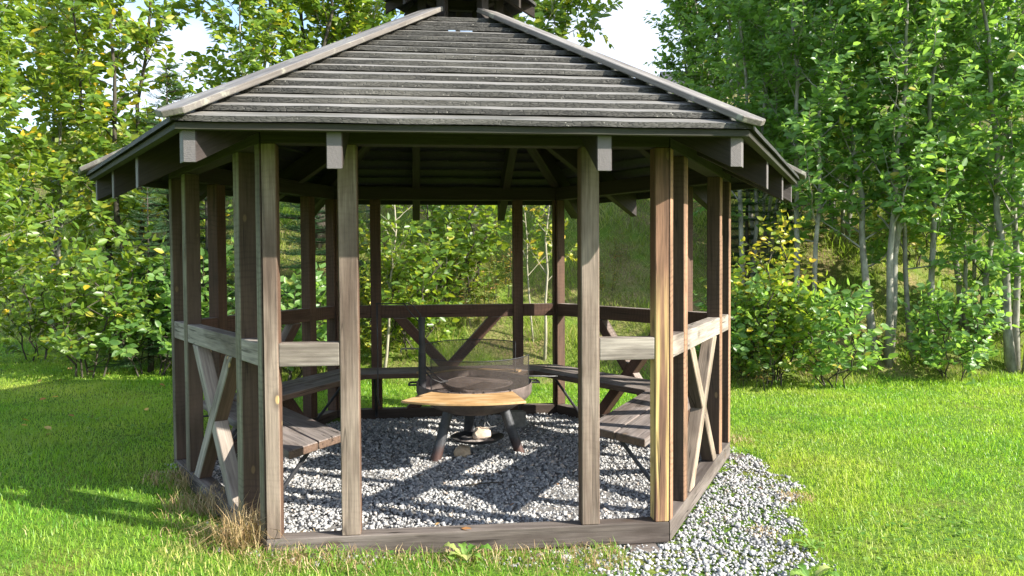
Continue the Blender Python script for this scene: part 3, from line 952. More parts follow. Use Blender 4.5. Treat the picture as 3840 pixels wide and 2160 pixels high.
def stone_shapes(n):
    out = []
    for i in range(n):
        bm = bmesh.new(); rr = random.Random(100 + i)
        for _ in range(11):
            v = Vector((rr.gauss(0, 1), rr.gauss(0, 1), rr.gauss(0, 1))).normalized()
            bm.verts.new((v.x * rr.uniform(.8, 1.15), v.y * rr.uniform(.65, .9), v.z * rr.uniform(.55, .75)))
        res = bmesh.ops.convex_hull(bm, input=bm.verts)
        bmesh.ops.delete(bm, geom=[e for e in res['geom_interior'] if isinstance(e, bmesh.types.BMVert)], context='VERTS')
        bmesh.ops.triangulate(bm, faces=bm.faces)
        bm.verts.index_update()
        out.append((np.array([v.co[:] for v in bm.verts]), np.array([[v.index for v in f.verts] for f in bm.faces])))
        bm.free()
    return out
def rotmats(n):
    q = RNG.normal(size=(n, 4)); q /= np.linalg.norm(q, axis=1)[:, None]
    a, b, c, d = q.T
    return np.stack([np.stack([1-2*(c*c+d*d), 2*(b*c-a*d), 2*(b*d+a*c)], -1), np.stack([2*(b*c+a*d), 1-2*(b*b+d*d), 2*(c*d-a*b)], -1), np.stack([2*(b*d-a*c), 2*(c*d+a*b), 1-2*(b*b+c*c)], -1)], 1)
def ragged(x, y, a=.07):
    n = len(x)
    return (x + a * np.sin(y * 9 + np.sin(x * 7) * 2) + a * .6 * np.sin(y * 23 + x * 11) + RNG.normal(0, .035, n),
            y + a * np.sin(x * 8 + np.sin(y * 6) * 2) + RNG.normal(0, .035, n))
def scatter(poly, dens, rag=False):
    p = np.array(poly); lo, hi = p.min(0), p.max(0)
    n = int(dens * np.prod(hi - lo))
    x = RNG.uniform(lo[0], hi[0], n); y = RNG.uniform(lo[1], hi[1], n)
    k = inside(*(ragged(x, y) if rag else (x, y)), poly)
    return x[k], y[k]
shp = stone_shapes(16)
px, py, pz = [], [], []
x, y = scatter(hexin, 2900)
px.append(x); py.append(y); pz.append(.034 + .010 * np.sin(x * 2.3) * np.cos(y * 2.9) + RNG.uniform(-.004, .008, len(x)))
x, y = scatter(apron, 2700, True); k = ~inside(x, y, hexout)
px.append(x[k]); py.append(y[k]); pz.append(.006 + RNG.uniform(-.003, .008, k.sum()))
x, y = scatter(leftstrip, 700, True); k = ~inside(x, y, hexout)
px.append(x[k]); py.append(y[k]); pz.append(hgt(x[k], y[k]) + .006)
px, py, pz = map(np.concatenate, (px, py, pz))
N = len(px); R3 = rotmats(N); S = RNG.lognormal(np.log(.0118), .34, N); which = RNG.integers(0, len(shp), N)
flat = np.array([1, 1, .8])
VV, TT, AA = [], [], []; base = 0
rv = RNG.random(N)
for i, (sv, st) in enumerate(shp):
    ids = np.where(which == i)[0]
    v = np.einsum('nij,kj->nki', R3[ids], sv) * S[ids][:, None, None] * flat
    v += np.stack([px[ids], py[ids], pz[ids]], 1)[:, None, :]
    nv = len(sv)
    VV.append(v.reshape(-1, 3)); AA.append(np.repeat(rv[ids], nv))
    TT.append((st[None] + (base + np.arange(len(ids)) * nv)[:, None, None]).reshape(-1, 3)); base += len(ids) * nv
o = link('gravel', np_mesh('gravel', np.concatenate(VV), None, np.concatenate(TT), attrs={'rnd': np.concatenate(AA)}), M['gravel'])
tag(o, 'loose grey crushed stone under and beside the shelter', 'gravel', kind='stuff')
print('stones', N)

# ------------------------------------------------------------------ grass
def blades(x, y, z, h, wd, lean, seed, rnd, curl=.5):
    """two segment blades: 5 verts"""
    rg = np.random.default_rng(seed); n = len(x)
    az = rg.uniform(0, 2 * np.pi, n); ln = lean * rg.uniform(.2, 1, n)
    dx, dy = np.cos(az), np.sin(az)
    fa = az + np.pi / 2 + rg.uniform(-.9, .9, n)
    wx, wy = np.cos(fa) * wd / 2, np.sin(fa) * wd / 2
    P = np.stack([x, y, z], 1)
    m1 = P + np.stack([dx * h * ln * .35, dy * h * ln * .35, h * .6], 1)
    tp = P + np.stack([dx * h * ln, dy * h * ln, h * (1 - curl * ln * ln * .8)], 1)
    W = np.stack([wx, wy, np.zeros(n)], 1)
    V_ = np.stack([P - W, P + W, m1 + W * .8, m1 - W * .8, tp], 1).reshape(-1, 3)
    b = np.arange(n)[:, None] * 5
    return V_, b + np.array([[0, 1, 2, 3]]), b + np.array([[3, 2, 4]]), np.repeat(rnd, 5)
def wedge(n, x0, x1, y0, y1):
    x = RNG.uniform(x0, x1, n); y = RNG.uniform(y0, y1, n)
    f2 = np.array([fw.x, fw.y]) / math.hypot(fw.x, fw.y); r2 = np.array([f2[1], -f2[0]])
    d = (x - CAM.x) * f2[0] + (y - CAM.y) * f2[1]; s = (x - CAM.x) * r2[0] + (y - CAM.y) * r2[1]
    k = (d > .8) & (np.abs(s) < d * .72 + .9)
    return x[k], y[k], d[k]
def fbm(x, y, s):
    return .5 + .25 * (np.sin(x * s * 1.3 + np.sin(y * s * .9) * 1.7) + np.sin(y * s * 1.7 + np.sin(x * s * 1.1 + 2) * 1.9)) 
x, y, d = wedge(1300000, -13, 9.5, -4.6, 13)
keep = (y < toe(x) + .15) & ~inside(x, y, [tuple(c * 1.0) for c in C])
ap = inside(*ragged(x, y), apron); keep &= ~ap | (RNG.random(len(x)) < .012)
dens = np.clip(1.6 * (4.2 / np.maximum(d, 3.4)) ** 1.15, .1, 1)
ls = inside(x, y, leftstrip); dens = np.where(ls, dens * .55, dens)
keep &= RNG.random(len(x)) < dens
x, y, d = x[keep], y[keep], d[keep]
hh = (.026 + .03 * fbm(x, y, 2.6)) * RNG.uniform(.5, 1.5, len(x)) * np.where(y > toe(x) - .25, 1.5, 1)
wd = .0042 * (1 + np.clip(d - 4, 0, 12) * .14) * RNG.uniform(.8, 1.2, len(x))
rn = np.clip(RNG.beta(1.6, 1.8, len(x)) * .92 + .3 * (RNG.random(len(x)) < .05) + .12 * (fbm(x, y, 4.1) - .5), 0, 1)
# dry rim along the sill and the apron
dfront = np.exp(-np.clip(-1.95 - y, 0, 9) / .20) * (np.abs(x + .3) < 1.3) * (y < -1.7)
rn = np.where(RNG.random(len(x)) < dfront * .75, RNG.uniform(.93, 1, len(x)), rn)
Vb, Qb, Tb, Ab = blades(x, y, hgt(x, y) - .004, hh, wd, 1.25, 5, rn, .75)
o = link('lawn_grass', np_mesh('lawn_grass', Vb, Qb, Tb, attrs={'rnd': Ab}), M['lawn'])
tag(o, 'short mown green lawn around the shelter', 'grass', kind='stuff')
print('lawn blades', len(x))

x, y, d = wedge(420000, -15, 13, 2.9, 19)
tt = y - toe(x)
keep = (tt > -.15) & (tt < 9) & (RNG.random(len(x)) < np.clip(1.3 - tt * .10, .12, 1)) & (RNG.random(len(x)) < np.clip(9.5 / d, .2, 1) ** 1.4)
x, y, d, tt = x[keep], y[keep], d[keep], tt[keep]
tuft = fbm(x, y, 3.3)
hh = (.07 + .30 * tuft ** 2) * RNG.uniform(.5, 1.4, len(x)) * np.clip(.6 + tt * .6, .55, 1)
wd = .006 * (1 + np.clip(d - 8, 0, 12) * .10) * RNG.uniform(.7, 1.3, len(x))
dryp = fbm(x + 3, y * 1.3, .8)
drier = np.clip((x < -4) * .35 + (tt > 2.5) * .12, 0, 1)
rn = np.clip(RNG.random(len(x)) * .74 + drier * .25 + np.clip(dryp - .62, 0, 1) * .8, 0, 1)
Vb, Qb, Tb, Ab = blades(x, y, hgt(x, y) - .01, hh, wd, 1.9, 6, rn, .55)
o = link('bank_grass', np_mesh('bank_grass', Vb, Qb, Tb, attrs={'rnd': Ab}), M['tall'])
tag(o, 'long rough grass with straw growing on the bank', 'grass', kind='stuff')
print('bank blades', len(x))

# dry straw tufts
def tuft_obj(name, loc, n, rad, h, m, label, cat, seed, lean=1.0, w=.004, group=None):
    rg = np.random.default_rng(seed)
    r_ = rad * np.sqrt(rg.random(n)); a_ = rg.uniform(0, 6.283, n)
    x_ = r_ * np.cos(a_); y_ = r_ * np.sin(a_)
    Vb, Qb, Tb, Ab = blades(x_, y_, np.zeros(n) - .01, h * rg.uniform(.35, 1.1, n), np.full(n, w), lean, seed + 1, rg.random(n) * .97, 1.0)
    o = link(name, np_mesh(name, Vb, Qb, Tb, attrs={'rnd': Ab}), m); o.location = loc
    return tag(o, label, cat, group)
tuft_obj('dry_grass_tuft', (-1.20, -1.72, .05), 420, .14, .30, M['straw'], 'tall straw tuft at the front corner post of the shelter', 'grass tuft', 1, 1.0, .0045)
tuft_obj('dry_grass_tuft', (-1.60, -1.03, .06), 360, .20, .17, M['straw'], 'low straw tuft against the middle of the shaded side sill', 'grass tuft', 2, 1.3)
tuft_obj('dry_grass_tuft', (-1.95, -.42, .07), 300, .2, .13, M['straw'], 'brown flattened tuft beside the shaded side post farthest from the entrance', 'grass tuft', 3, 1.5)
tuft_obj('dry_grass_tuft', (-.88, -1.60, .035), 160, .13, .06, M['straw'], 'scatter of straw on the gravel just inside the front sill', 'grass tuft', 4, 2.2)
tuft_obj('dry_grass_tuft', (2.25, .50, .0), 380, .24, .10, M['straw'], 'straw tuft where the gravel apron ends beyond the sunny side', 'grass tuft', 5, 1.8)
tuft_obj('dry_grass_tuft', (1.62, -1.72, .0), 110, .09, .06, M['straw'], 'small brown tuft growing in the gravel apron', 'grass tuft', 6, 1.6)
tuft_obj('dry_grass_tuft', (2.12, -1.12, .0), 160, .12, .08, M['straw'], 'orange-brown tuft at the border of gravel apron and sunny lawn', 'grass tuft', 8, 1.6)
tuft_obj('dry_grass_tuft', (.50, -2.02, .0), 240, .20, .07, M['straw'], 'matted straw below the front sill where grass meets gravel', 'grass tuft', 9, 2.0)

# clover and broad weeds in the lawn
x, y, d = wedge(26000, -8, 8, -4.4, 4)
kk = (y < toe(x) - .1) & ~inside(x, y, hexout) & ~inside(x, y, apron) & (RNG.random(len(x)) < np.clip(fbm(x + 1, y + 2, 1.7) * 1.6 - .75, 0, 1) * np.clip(5 / d, 0, 1))
x, y = x[kk], y[kk]; n = len(x)
LEAF0 = np.array([(0, 0, 0), (.28, -.3, .05), (.72, -.34, .03), (1, 0, -.04), (.72, .34, .03), (.28, .3, .05)])
az = RNG.uniform(0, 6.283, n); sz = RNG.uniform(.018, .045, n)
Dv = np.stack([np.cos(az), np.sin(az), RNG.uniform(-.1, .4, n)], 1); Bv = np.stack([-np.sin(az), np.cos(az), np.zeros(n)], 1)
Vc = np.stack([x, y, hgt(x, y) + RNG.uniform(.018, .042, n)], 1)[:, None] + sz[:, None, None] * (LEAF0[None, :, 0:1] * Dv[:, None] + LEAF0[None, :, 1:2] * Bv[:, None] + LEAF0[None, :, 2:3] * np.array([0, 0, 1.]))
b = np.arange(n)[:, None] * 6
o = link('clover', np_mesh('clover', Vc.reshape(-1, 3), np.concatenate([b + np.array([[0, 1, 2, 3]]), b + np.array([[0, 3, 4, 5]])]), attrs={'rnd': np.repeat(RNG.random(n), 6)}), M['weed'])
tag(o, 'clover leaves and small broad weeds scattered through the lawn', 'weeds', kind='stuff')

x = RNG.uniform(-1.75, .75, 5200); y = -1.87 - np.abs(RNG.normal(0, .16, 5200)) - np.clip(-1.0 - x, 0, 1) * -.9
kk = (RNG.random(5200) < .25 + .75 * fbm(x, y, 6)) & ~inside(x, y, [tuple(c * 1.01) for c in C])
x, y = x[kk], y[kk]
Vb, Qb, Tb, Ab = blades(x, y, hgt(x, y) - .005, RNG.uniform(.03, .10, len(x)), np.full(len(x), .0042), 1.6, 77, np.where(RNG.random(len(x)) < .55, 1.0, RNG.random(len(x)) * .92))
o = link('sill_grass', np_mesh('sill_grass', Vb, Qb, Tb, attrs={'rnd': Ab}), M['straw'])
tag(o, 'straw and green grass mixed along the front sill', 'grass', kind='stuff')

# ------------------------------------------------------------------ foliage
LEAF = np.array([(0, 0, 0), (.28, -.27, .05), (.68, -.22, .03), (1, 0, -.08), (.68, .22, .03), (.28, .27, .05)])
def leaves_mesh(name, P, D, Nn, S, rnd, wide=1.0):
    P, D, Nn = map(np.asarray, (P, D, Nn))
    D = D / np.linalg.norm(D, axis=1)[:, None]
    B = np.cross(Nn, D); B /= np.linalg.norm(B, axis=1)[:, None] + 1e-9
    Nn = np.cross(D, B)
    n = len(P)
    S = np.asarray(S)[:, None, None]
    V_ = P[:, None] + S * (LEAF[None, :, 0:1] * D[:, None] + LEAF[None, :, 1:2] * wide * B[:, None] + LEAF[None, :, 2:3] * Nn[:, None])
    b = np.arange(n)[:, None] * 6
    Q_ = np.concatenate([b + np.array([[0, 1, 2, 3]]), b + np.array([[0, 3, 4, 5]])])
    return np_mesh(name, V_.reshape(-1, 3), Q_, attrs={'rnd': np.repeat(rnd, 6)})

class Plant:
    def __init__(s, seed):
        s.r = random.Random(seed); s.mb = MB(); s.P = []; s.D = []; s.N = []; s.S = []; s.seed = seed
    def leaf(s, p, d, size, droop=.25):
        r = s.r
        d = d + Vector((r.gauss(0, .35), r.gauss(0, .35), r.gauss(-droop, .3)))
        ov = Vector((p.x, p.y, 0)); ov = ov.normalized() * .75 if ov.length > .05 else ov
        n = Vector((r.gauss(0, .5), r.gauss(0, .5), .62)) + ov
        s.P.append(p[:]); s.D.append(d[:]); s.N.append(n[:]); s.S.append(size * r.uniform(.65, 1.25))
    def twig(s, p, d, ln, nl, size, rad=.003):
        r = s.r
        pts = [p]; q = p
        dd = d.copy()
        for i in range(3):
            dd = (dd + Vector((r.gauss(0, .14), r.gauss(0, .14), r.gauss(.03, .1)))).normalized()
            q = q + dd * ln / 3; pts.append(q)
        s.mb.tube(pts, [rad, rad * .8, rad * .6, rad * .35], 4, False)
        for i in range(nl):
            t = (i + r.random() * .7 + .4) / nl
            t = min(t, 1.0) * 2.999
            k = int(t); pp = pts[k].lerp(pts[k + 1], t - k)
            side = dd.cross(Vector((0, 0, 1)))
            if side.length < .1: side = Vector((1, 0, 0))
            side.normalize()
            s.leaf(pp, dd * .6 + side * (1 if i % 2 else -1) * .8, size)
        s.leaf(q, dd, size)
    def stem(s, base, top, r0, r1, n=9, wob=.05, bow=None):
        r = s.r; pts = []
        for i in range(n):
            t = i / (n - 1)
            p = base.lerp(top, t)
            p = p + Vector((r.gauss(0, wob), r.gauss(0, wob), 0)) * (0 if i == 0 else 1) * min(1, t * 3)
            if bow: p = p + bow * math.sin(t * math.pi)
            pts.append(p)
        rad = [r0 + (r1 - r0) * (i / (n - 1)) ** .8 for i in range(n)]
        rad[0] = r0 * 1.25
        s.mb.tube(pts, rad, 9)
        return pts, rad
    def branch(s, p, d, ln, rad, ntw, nl, size, twl=.34, t0=.2):
        r = s.r
        pts = [p]; q = p; dd = d.copy(); n = 5
        for i in range(n):
            dd = (dd + Vector((r.gauss(0, .13), r.gauss(0, .13), r.gauss(.06, .10)))).normalized()
            q = q + dd * ln / n; pts.append(q)
        s.mb.tube(pts, [rad * (1 - .8 * i / n) for i in range(n + 1)], 5, False)
        for j in range(ntw):
            t = t0 + (1 - t0) * (j + r.random()) / ntw
            t = min(t, .999) * n; k = int(t); pp = pts[k].lerp(pts[k + 1], t - k)
            side = Vector((r.gauss(0, 1), r.gauss(0, 1), r.gauss(.15, .6)))
            td = (dd * .7 + side.normalized() * .9).normalized()
            s.twig(pp, td, twl * r.uniform(.6, 1.2), nl, size)
        s.twig(q, dd, twl, nl, size)
    def finish(s, root_name, loc, bark, leafm, rz=0, trunk='trunk', crown='crown', wide=1.0, sc_=1.0):
        root = empty(root_name, loc, rz); root.scale = (sc_,) * 3
        tm = s.mb.mesh(trunk, 0, True); link(trunk, tm, bark, root)
        rg = np.random.default_rng(s.seed)
        n = len(s.P)
        link(crown, leaves_mesh(crown, s.P, s.D, s.N, s.S, np.clip(rg.beta(2, 2, n) + (rg.random(n) < .03) * .5, 0, 1), wide), leafm, root)
        print(root_name, n, 'leaves')
        return root

def broadleaf(seed, h, stems, spread, r0, clear, nb, blen, ntw, nl, size, low=True):
    p = Plant(seed); r = p.r
    for s_ in range(stems):
        a = 6.283 * (s_ + r.random() * .6) / stems
        b = Vector((math.cos(a), math.sin(a), 0)) * (.10 * (stems > 1)) + Vector((0, 0, -.1))
        hh = h * (1 if s_ == 0 else r.uniform(.72, 1))
        top = Vector((math.cos(a) * spread * r.uniform(.4, 1), math.sin(a) * spread * r.uniform(.4, 1), hh))
        pts, rad = p.stem(b, top, r0 * r.uniform(.7, 1.1), .008, 10, .045)
        for i in range(nb):
            t = clear + (1 - clear) * (i + r.random()) / nb
            f = t * (len(pts) - 1); k = min(int(f), len(pts) - 2); q = pts[k].lerp(pts[k + 1], f - k)
            az = i * 2.4 + r.uniform(-.5, .5) + s_
            el = r.uniform(.15, .75) + t * .35
            d = Vector((math.cos(az) * math.cos(el), math.sin(az) * math.cos(el), math.sin(el)))
            ln = blen * (1.05 - .65 * t) * r.uniform(.6, 1.15)
            p.branch(q, d, ln, .004 + .012 * (1 - t) * r0 / .05, ntw, nl, size)
        p.twig(pts[-1], Vector((0, 0, 1)), .3, nl, size)
    return p

def spruce(seed, h, wid):
    """trunk + needle sprays"""
    r = random.Random(seed); mb = MB(); P, D, Nn, S = [], [], [], []
    mb.tube([(0, 0, -.1), (0, 0, h * .5), (0, 0, h)], [.012 * h + .02, .008 * h, .004], 8)
    z = .35
    while z < h - .05:
        nbr = 6 if z < h * .8 else 4
        ln0 = wid * (1 - z / h) ** .8 + .06
        for b in range(nbr):
            az = r.uniform(0, 6.283); ln = ln0 * r.uniform(.75, 1.1)
            el = .5 * (z / h) - .12
            d = Vector((math.cos(az) * math.cos(el), math.sin(az) * math.cos(el), math.sin(el)))
            pts = []
            for i in range(6):
                t = i / 5
                pts.append(Vector((0, 0, z)) + d * ln * t + Vector((0, 0, -.10 * ln * math.sin(t * 3.0))))
            mb.tube(pts, [.010 * (1 - t / 6) for t in range(6)], 4, False)
            side = d.cross(Vector((0, 0, 1))).normalized()
            ntw = max(3, int(ln / .075))
            tws = [(pts[-1], d, .12)]
            for j in range(ntw):
                t = .12 + .85 * j / ntw
                f = t * 5; k = int(f); q = pts[k].lerp(pts[k + 1], f - k)
                for sg in (-1, 1):
                    tws.append((q, (d * .75 + side * sg * .8 + Vector((0, 0, r.uniform(-.15, .1)))).normalized(), (.10 + .32 * ln * (1 - t)) * r.uniform(.8, 1.1)))
            for q, td, tl in tws:
                nn = max(5, int(tl / .0095))
                ts = side.cross(td); s2 = td.cross(Vector((0, 0, 1))).normalized()
                for i in range(nn):
                    pp = q + td * tl * (i / nn) + Vector((0, 0, -.04 * tl * (i / nn)))
                    sg = (-1, 1, 0)[i % 3]
                    P.append(pp[:]); D.append((td * .75 + s2 * sg * .85 + Vector((0, 0, .25 if sg else .8)))[:]); Nn.append((r.gauss(0, .4), r.gauss(0, .4), 1)); S.append(r.uniform(.026, .042))
        z += .10 + .10 * (1 - z / h)
    return mb, P, D, Nn, S
def spruce_obj(name, loc, seed, h, wid, m, label, rz=0, group=None):
    mb, P, D, Nn, S = spruce(seed, h, wid)
    root = empty(name, loc, rz)
    link('trunk', mb.mesh('trunk', 0, True), M['bark_dark'], root)
    rg = np.random.default_rng(seed)
    link('crown', leaves_mesh('crown', P, D, Nn, S, rg.beta(2, 2, len(P)), .32), m, root)
    print(name, len(P), 'needles')
    return tag(root, label, 'spruce tree', group)

FOLIAGE_HOOK = True
# right-hand aspen grove ---------------------------------------------------
GR = 'leafy young aspens on the sunny bank'
PR = broadleaf(21, 6.6, 3, .75, .07, .25, 24, 1.35, 8, 9, .118)
ra = PR.finish('aspen_tree', at(3310, 10.5), M['bark_grey'], M['leaf_right'])
PB = broadleaf(22, 6.4, 2, .6, .045, .22, 27, 1.3, 8, 9, .118)
rb = PB.finish('aspen_tree', at(3020, 10.9), M['bark_grey'], M['leaf_right'], .7)
PC = broadleaf(23, 6.8, 4, .95, .045, .15, 19, 1.25, 8, 9, .12)
rc = PC.finish('aspen_tree', at(3650, 11.2), M['bark_grey'], M['leaf_right'])
tag(ra, 'aspen with the three thickest pale grey trunks, rooted together above the sunny lawn', 'aspen tree', GR)
tag(rb, 'aspen with two slender trunks behind the yellowing shrub beside the shelter', 'aspen tree', GR)
tag(rc, 'four-stemmed aspen standing next to the thick grey trunks, away from the shelter', 'aspen tree', GR)
def again(src, name, px, d, rz, s_, label, cat, group, dz=0):
    c = copy_tree(src); c.location = at(px, d) + Vector((0, 0, dz)); c.rotation_euler = (0, 0, rz); c.scale = (s_,) * 3
    c.name = name
    return tag(c, label, cat, group)
for src, px_, d_, rz_, s_, lb in (
    (rb, 2790, 11.6, 2.1, .9, 'thin-stemmed aspen closest to the sunny rear corner of the shelter'),
    (ra, 2690, 14.6, 1.0, .9, 'aspen edging the open sky gap, farther up the bank than its neighbour'),
    (rc, 2860, 12.6, 3.9, .95, 'aspen whose crown hides the grey garage roof'),
    (rc, 3150, 12.9, 1.2, 1.02, 'aspen whose crown covers the white house wall'),
    (rb, 3460, 10.5, 4.4, 1.0, 'aspen with a curved leaning trunk just right of the thick grey trunks'),
    (ra, 3830, 10.4, 2.7, 1.0, 'aspen at the right border of the photo with bright sunlit leaves'),
    (ra, 3560, 14.2, 5.2, 1.08, 'tall aspen high on the bank behind the curved leaning trunk'),
    (rc, 3000, 14.8, .4, 1.06, 'tall aspen high on the bank behind the two slender trunks'),
    (rb, 3790, 14.0, 1.9, 1.08, 'tall aspen high on the bank at the right border of the photo'),
    (rb, 2610, 14.6, 5.6, .86, 'small aspen whose lone leafy tip stands against the open sky')):
    again(src, 'aspen_tree', px_, d_, rz_, s_, lb, 'aspen tree', GR)

# left-hand sallows ----------------------------------------------------------
GL = 'yellowing sallow trees on the shaded bank'
QA = broadleaf(31, 6.4, 3, .9, .06, .20, 21, 1.4, 8, 9, .13)
la = QA.finish('sallow_tree', at(480, 11.4), M['bark_dark'], M['leaf_left'])
QB = broadleaf(32, 6.0, 2, .8, .05, .24, 26, 1.4, 8, 9, .13)
lb_ = QB.finish('sallow_tree', at(930, 12.2), M['bark_grey'], M['leaf_left'])
tag(la, 'dark-stemmed sallow rooted at the lawn edge left of the shelter', 'sallow tree', GL)
tag(lb_, 'sallow whose crown rises right above the left roof corner', 'sallow tree', GL)
for src, px_, d_, rz_, s_, lb, dz in (
    (lb_, 170, 12.6, 1.3, 1.0, 'sallow with sky showing between its branches near the left border', 0),
    (la, 1180, 13.0, 2.2, 1.05, 'sallow filling the middle of the left hip board skyline', 0),
    (lb_, 1420, 13.2, 3.3, 1.12, 'sallow just left of the roof cupola', 0),
    (lb_, -180, 7.4, .6, .72, 'sallow beyond the left border whose sunlit yellow boughs reach in', 0),
    (la, -60, 10.6, 5.3, .92, 'sallow at the left border beside the far end of the lawn', 0),
    (lb_, 2080, 13.6, 4.9, 1.12, 'sallow whose top shows just right of the roof cupola', 0)):
    again(src, 'sallow_tree', px_, d_, rz_, s_, lb, 'sallow tree', GL, dz)

# spruces ---------------------------------------------------------------------
s1 = spruce_obj('spruce_tree', at(640, 11.3), 51, 3.9, 1.15, M['needle'], 'pale blue-green spruce with its tip beside the left roof corner', 0, 'small spruces in the thicket')
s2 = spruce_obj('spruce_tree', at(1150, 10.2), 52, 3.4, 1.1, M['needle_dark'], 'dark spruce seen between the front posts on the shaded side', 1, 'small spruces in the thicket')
for src, px_, d_, rz_, s_, lb in ((s1, 560, 10.2, 2, .62, 'small pale spruce below the left eave'),
                                  (s2, 780, 11.0, 2.5, .9, 'dark spruce directly behind the shaded corner posts'),
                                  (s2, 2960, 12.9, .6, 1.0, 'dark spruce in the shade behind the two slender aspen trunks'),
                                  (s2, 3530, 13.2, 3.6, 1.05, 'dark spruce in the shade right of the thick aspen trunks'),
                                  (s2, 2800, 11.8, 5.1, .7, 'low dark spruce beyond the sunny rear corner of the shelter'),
                                  (s1, 1270, 11.6, 4, .8, 'pale spruce at the back behind the front post with round knots')):
    again(src, 'spruce_tree', px_, d_, rz_, s_, lb, 'spruce tree', 'small spruces in the thicket')

# shrubs ------------------------------------------------------------------------
GS = 'low leafy shrubs along the lawn edge'
H1 = broadleaf(61, 1.25, 5, .55, .012, .12, 7, .40, 3, 7, .10)
h1 = H1.finish('leafy_shrub', at(2890, 9.6), M['bark_dark'], M['leaf_left'])
H2 = broadleaf(62, .95, 5, .5, .011, .1, 6, .40, 3, 7, .105)
h2 = H2.finish('leafy_shrub', at(3130, 9.5), M['bark_dark'], M['leaf_right'])
H3 = broadleaf(63, 1.7, 3, .4, .012, .15, 8, .40, 3, 7, .085)
h3 = H3.finish('leafy_shrub', at(2905, 9.9), M['bark_dark'], M['leaf_yellow'])
tag(h1, 'green and yellow shrub at the lawn edge right of the shelter', 'shrub', GS)
tag(h2, 'low green shrub at the lawn edge in front of the thick grey trunks', 'shrub', GS)
tag(h3, 'bright yellow-leaved shrub standing behind the green and yellow one', 'shrub', GS)
for src, px_, d_, rz_, s_, lb in (
    (h2, 3580, 10.0, 1.0, .95, 'green shrub hanging over the grass bank near the right border'),
    (h2, 2790, 9.9, 2.0, 1.0, 'green shrub half hidden behind the sunny rear post'),
    (h1, 330, 9.6, 4.0, 1.15, 'shrub bending low over the shaded lawn at left'),
    (h1, 130, 11.0, .5, 1.0, 'shrub at the left border bending low over the lawn'),
    (h2, 560, 9.9, 5.0, 1.2, 'green shrub over fallen leaves beside the shaded corner posts'),
    (h2, 700, 10.6, 3.2, 1.3, 'shrub directly behind the shaded corner posts'),
    (h1, 1560, 10.4, 2.4, 1.1, 'yellow-green shrub seen through the back opening left of centre'),
    (h1, 1720, 11.2, .9, 1.25, 'willow shrub seen through the middle of the back opening'),
    (h3, 1420, 10.2, 1.9, .8, 'yellow-leaved shrub beside the pale sapling behind the back post'),
    (h2, 1080, 9.6, 2.9, 1.1, 'shaded shrub seen between the left front posts'),
    (h2, 3800, 11.0, 4.2, 1.2, 'shrub on the sunny bank at the right border'),
    (h1, 3420, 12.6, 5.5, .9, 'shrub in the shade under the curved leaning aspen')):
    again(src, 'leafy_shrub', px_, d_, rz_, s_, lb, 'shrub', GS)

# saplings behind the hut ----------------------------------------------------------
def sapling(seed, h, lean, px_, d_, leafm, label, nb=16, r0=.022, clear=.3):
    p = Plant(seed); r = p.r
    pts, rad = p.stem(Vector((0, 0, -.1)), Vector((lean, 0, h)), r0, .005, 9, .02)
    for i in range(nb):
        t = clear + (1 - clear) * (i + r.random()) / nb; f = t * 8; k = min(int(f), 7)
        az = i * 2.4; el = .7
        p.branch(pts[k].lerp(pts[k + 1], f - k), Vector((math.cos(az) * .7, math.sin(az) * .7, el)), .5 * (1.15 - t) + .1, .006, 3, 7, .075, .22)
    return tag(p.finish('aspen_sapling', at(px_, d_), M['bark_pale'], leafm), label, 'sapling', 'pale saplings behind the back opening')
sapling(71, 3.0, .25, 1432, 10.0, M['leaf_left'], 'pale bent sapling seen just left of the back post')
sapling(72, 3.2, .12, 2040, 10.3, M['leaf_yellow'], 'straight pale sapling with yellow leaves left of the back corner post', 15)
sapling(73, 2.8, -.18, 2000, 10.6, M['leaf_left'], 'thinner pale sapling leaning beside the straight yellow one', 12, .014)
sapling(74, 2.6, .3, 1640, 10.9, M['leaf_left'], 'slanting thin sapling behind the middle of the back opening', 12, .013)

# willowherb -------------------------------------------------------------------------
def herb(seed, h, n, rad):
    p = Plant(seed); r = p.r
    for i in range(n):
        a = r.uniform(0, 6.28); q = rad * math.sqrt(r.random())
        b = Vector((math.cos(a) * q, math.sin(a) * q, -.03)); t = b + Vector((r.gauss(0, .1), r.gauss(0, .1), h * r.uniform(.6, 1.1)))
        p.mb.tube([b, b.lerp(t, .5), t], [.004, .003, .0015], 4, False)
        m_ = int(26 * (t - b).length)
        for j in range(m_):
            f = .2 + .8 * j / m_; az = j * 2.4
            p.leaf(b.lerp(t, f), Vector((math.cos(az), math.sin(az), .25)), .085 * (1.25 - .6 * f), .1)
    return p
hb = herb(81, .95, 13, .3).finish('willowherb', at(1790, 10.9), M['bark_dark'], M['leaf_herb'], 0, 'stem', 'foliage', .42)
GH = 'willowherb clumps on the bank'
tag(hb, 'orange willowherb clump in the middle of the back opening', 'wild plant', GH)
for px_, d_, rz_, s_, lb in ((1880, 11.4, 1.1, 1.0, 'orange willowherb clump right of the centre of the back opening'),
                             (2270, 11.6, 2.4, .55, 'small reddish willowherb on the grass bank seen right of the front post'),
                             (3090, 9.9, 3.7, .75, 'reddish willowherb beside the low green shrub'),
                             (2840, 9.5, 5.0, .8, 'narrow-leaved willowherb at the sunny rear corner of the shelter'),
                             (1510, 11.5, .3, .9, 'willowherb behind the pale bent sapling'),
                             (2330, 12.4, 4.3, .5, 'tiny red willowherb higher up the grass bank')):
    again(hb, 'willowherb', px_, d_, rz_, s_, lb, 'wild plant', GH)

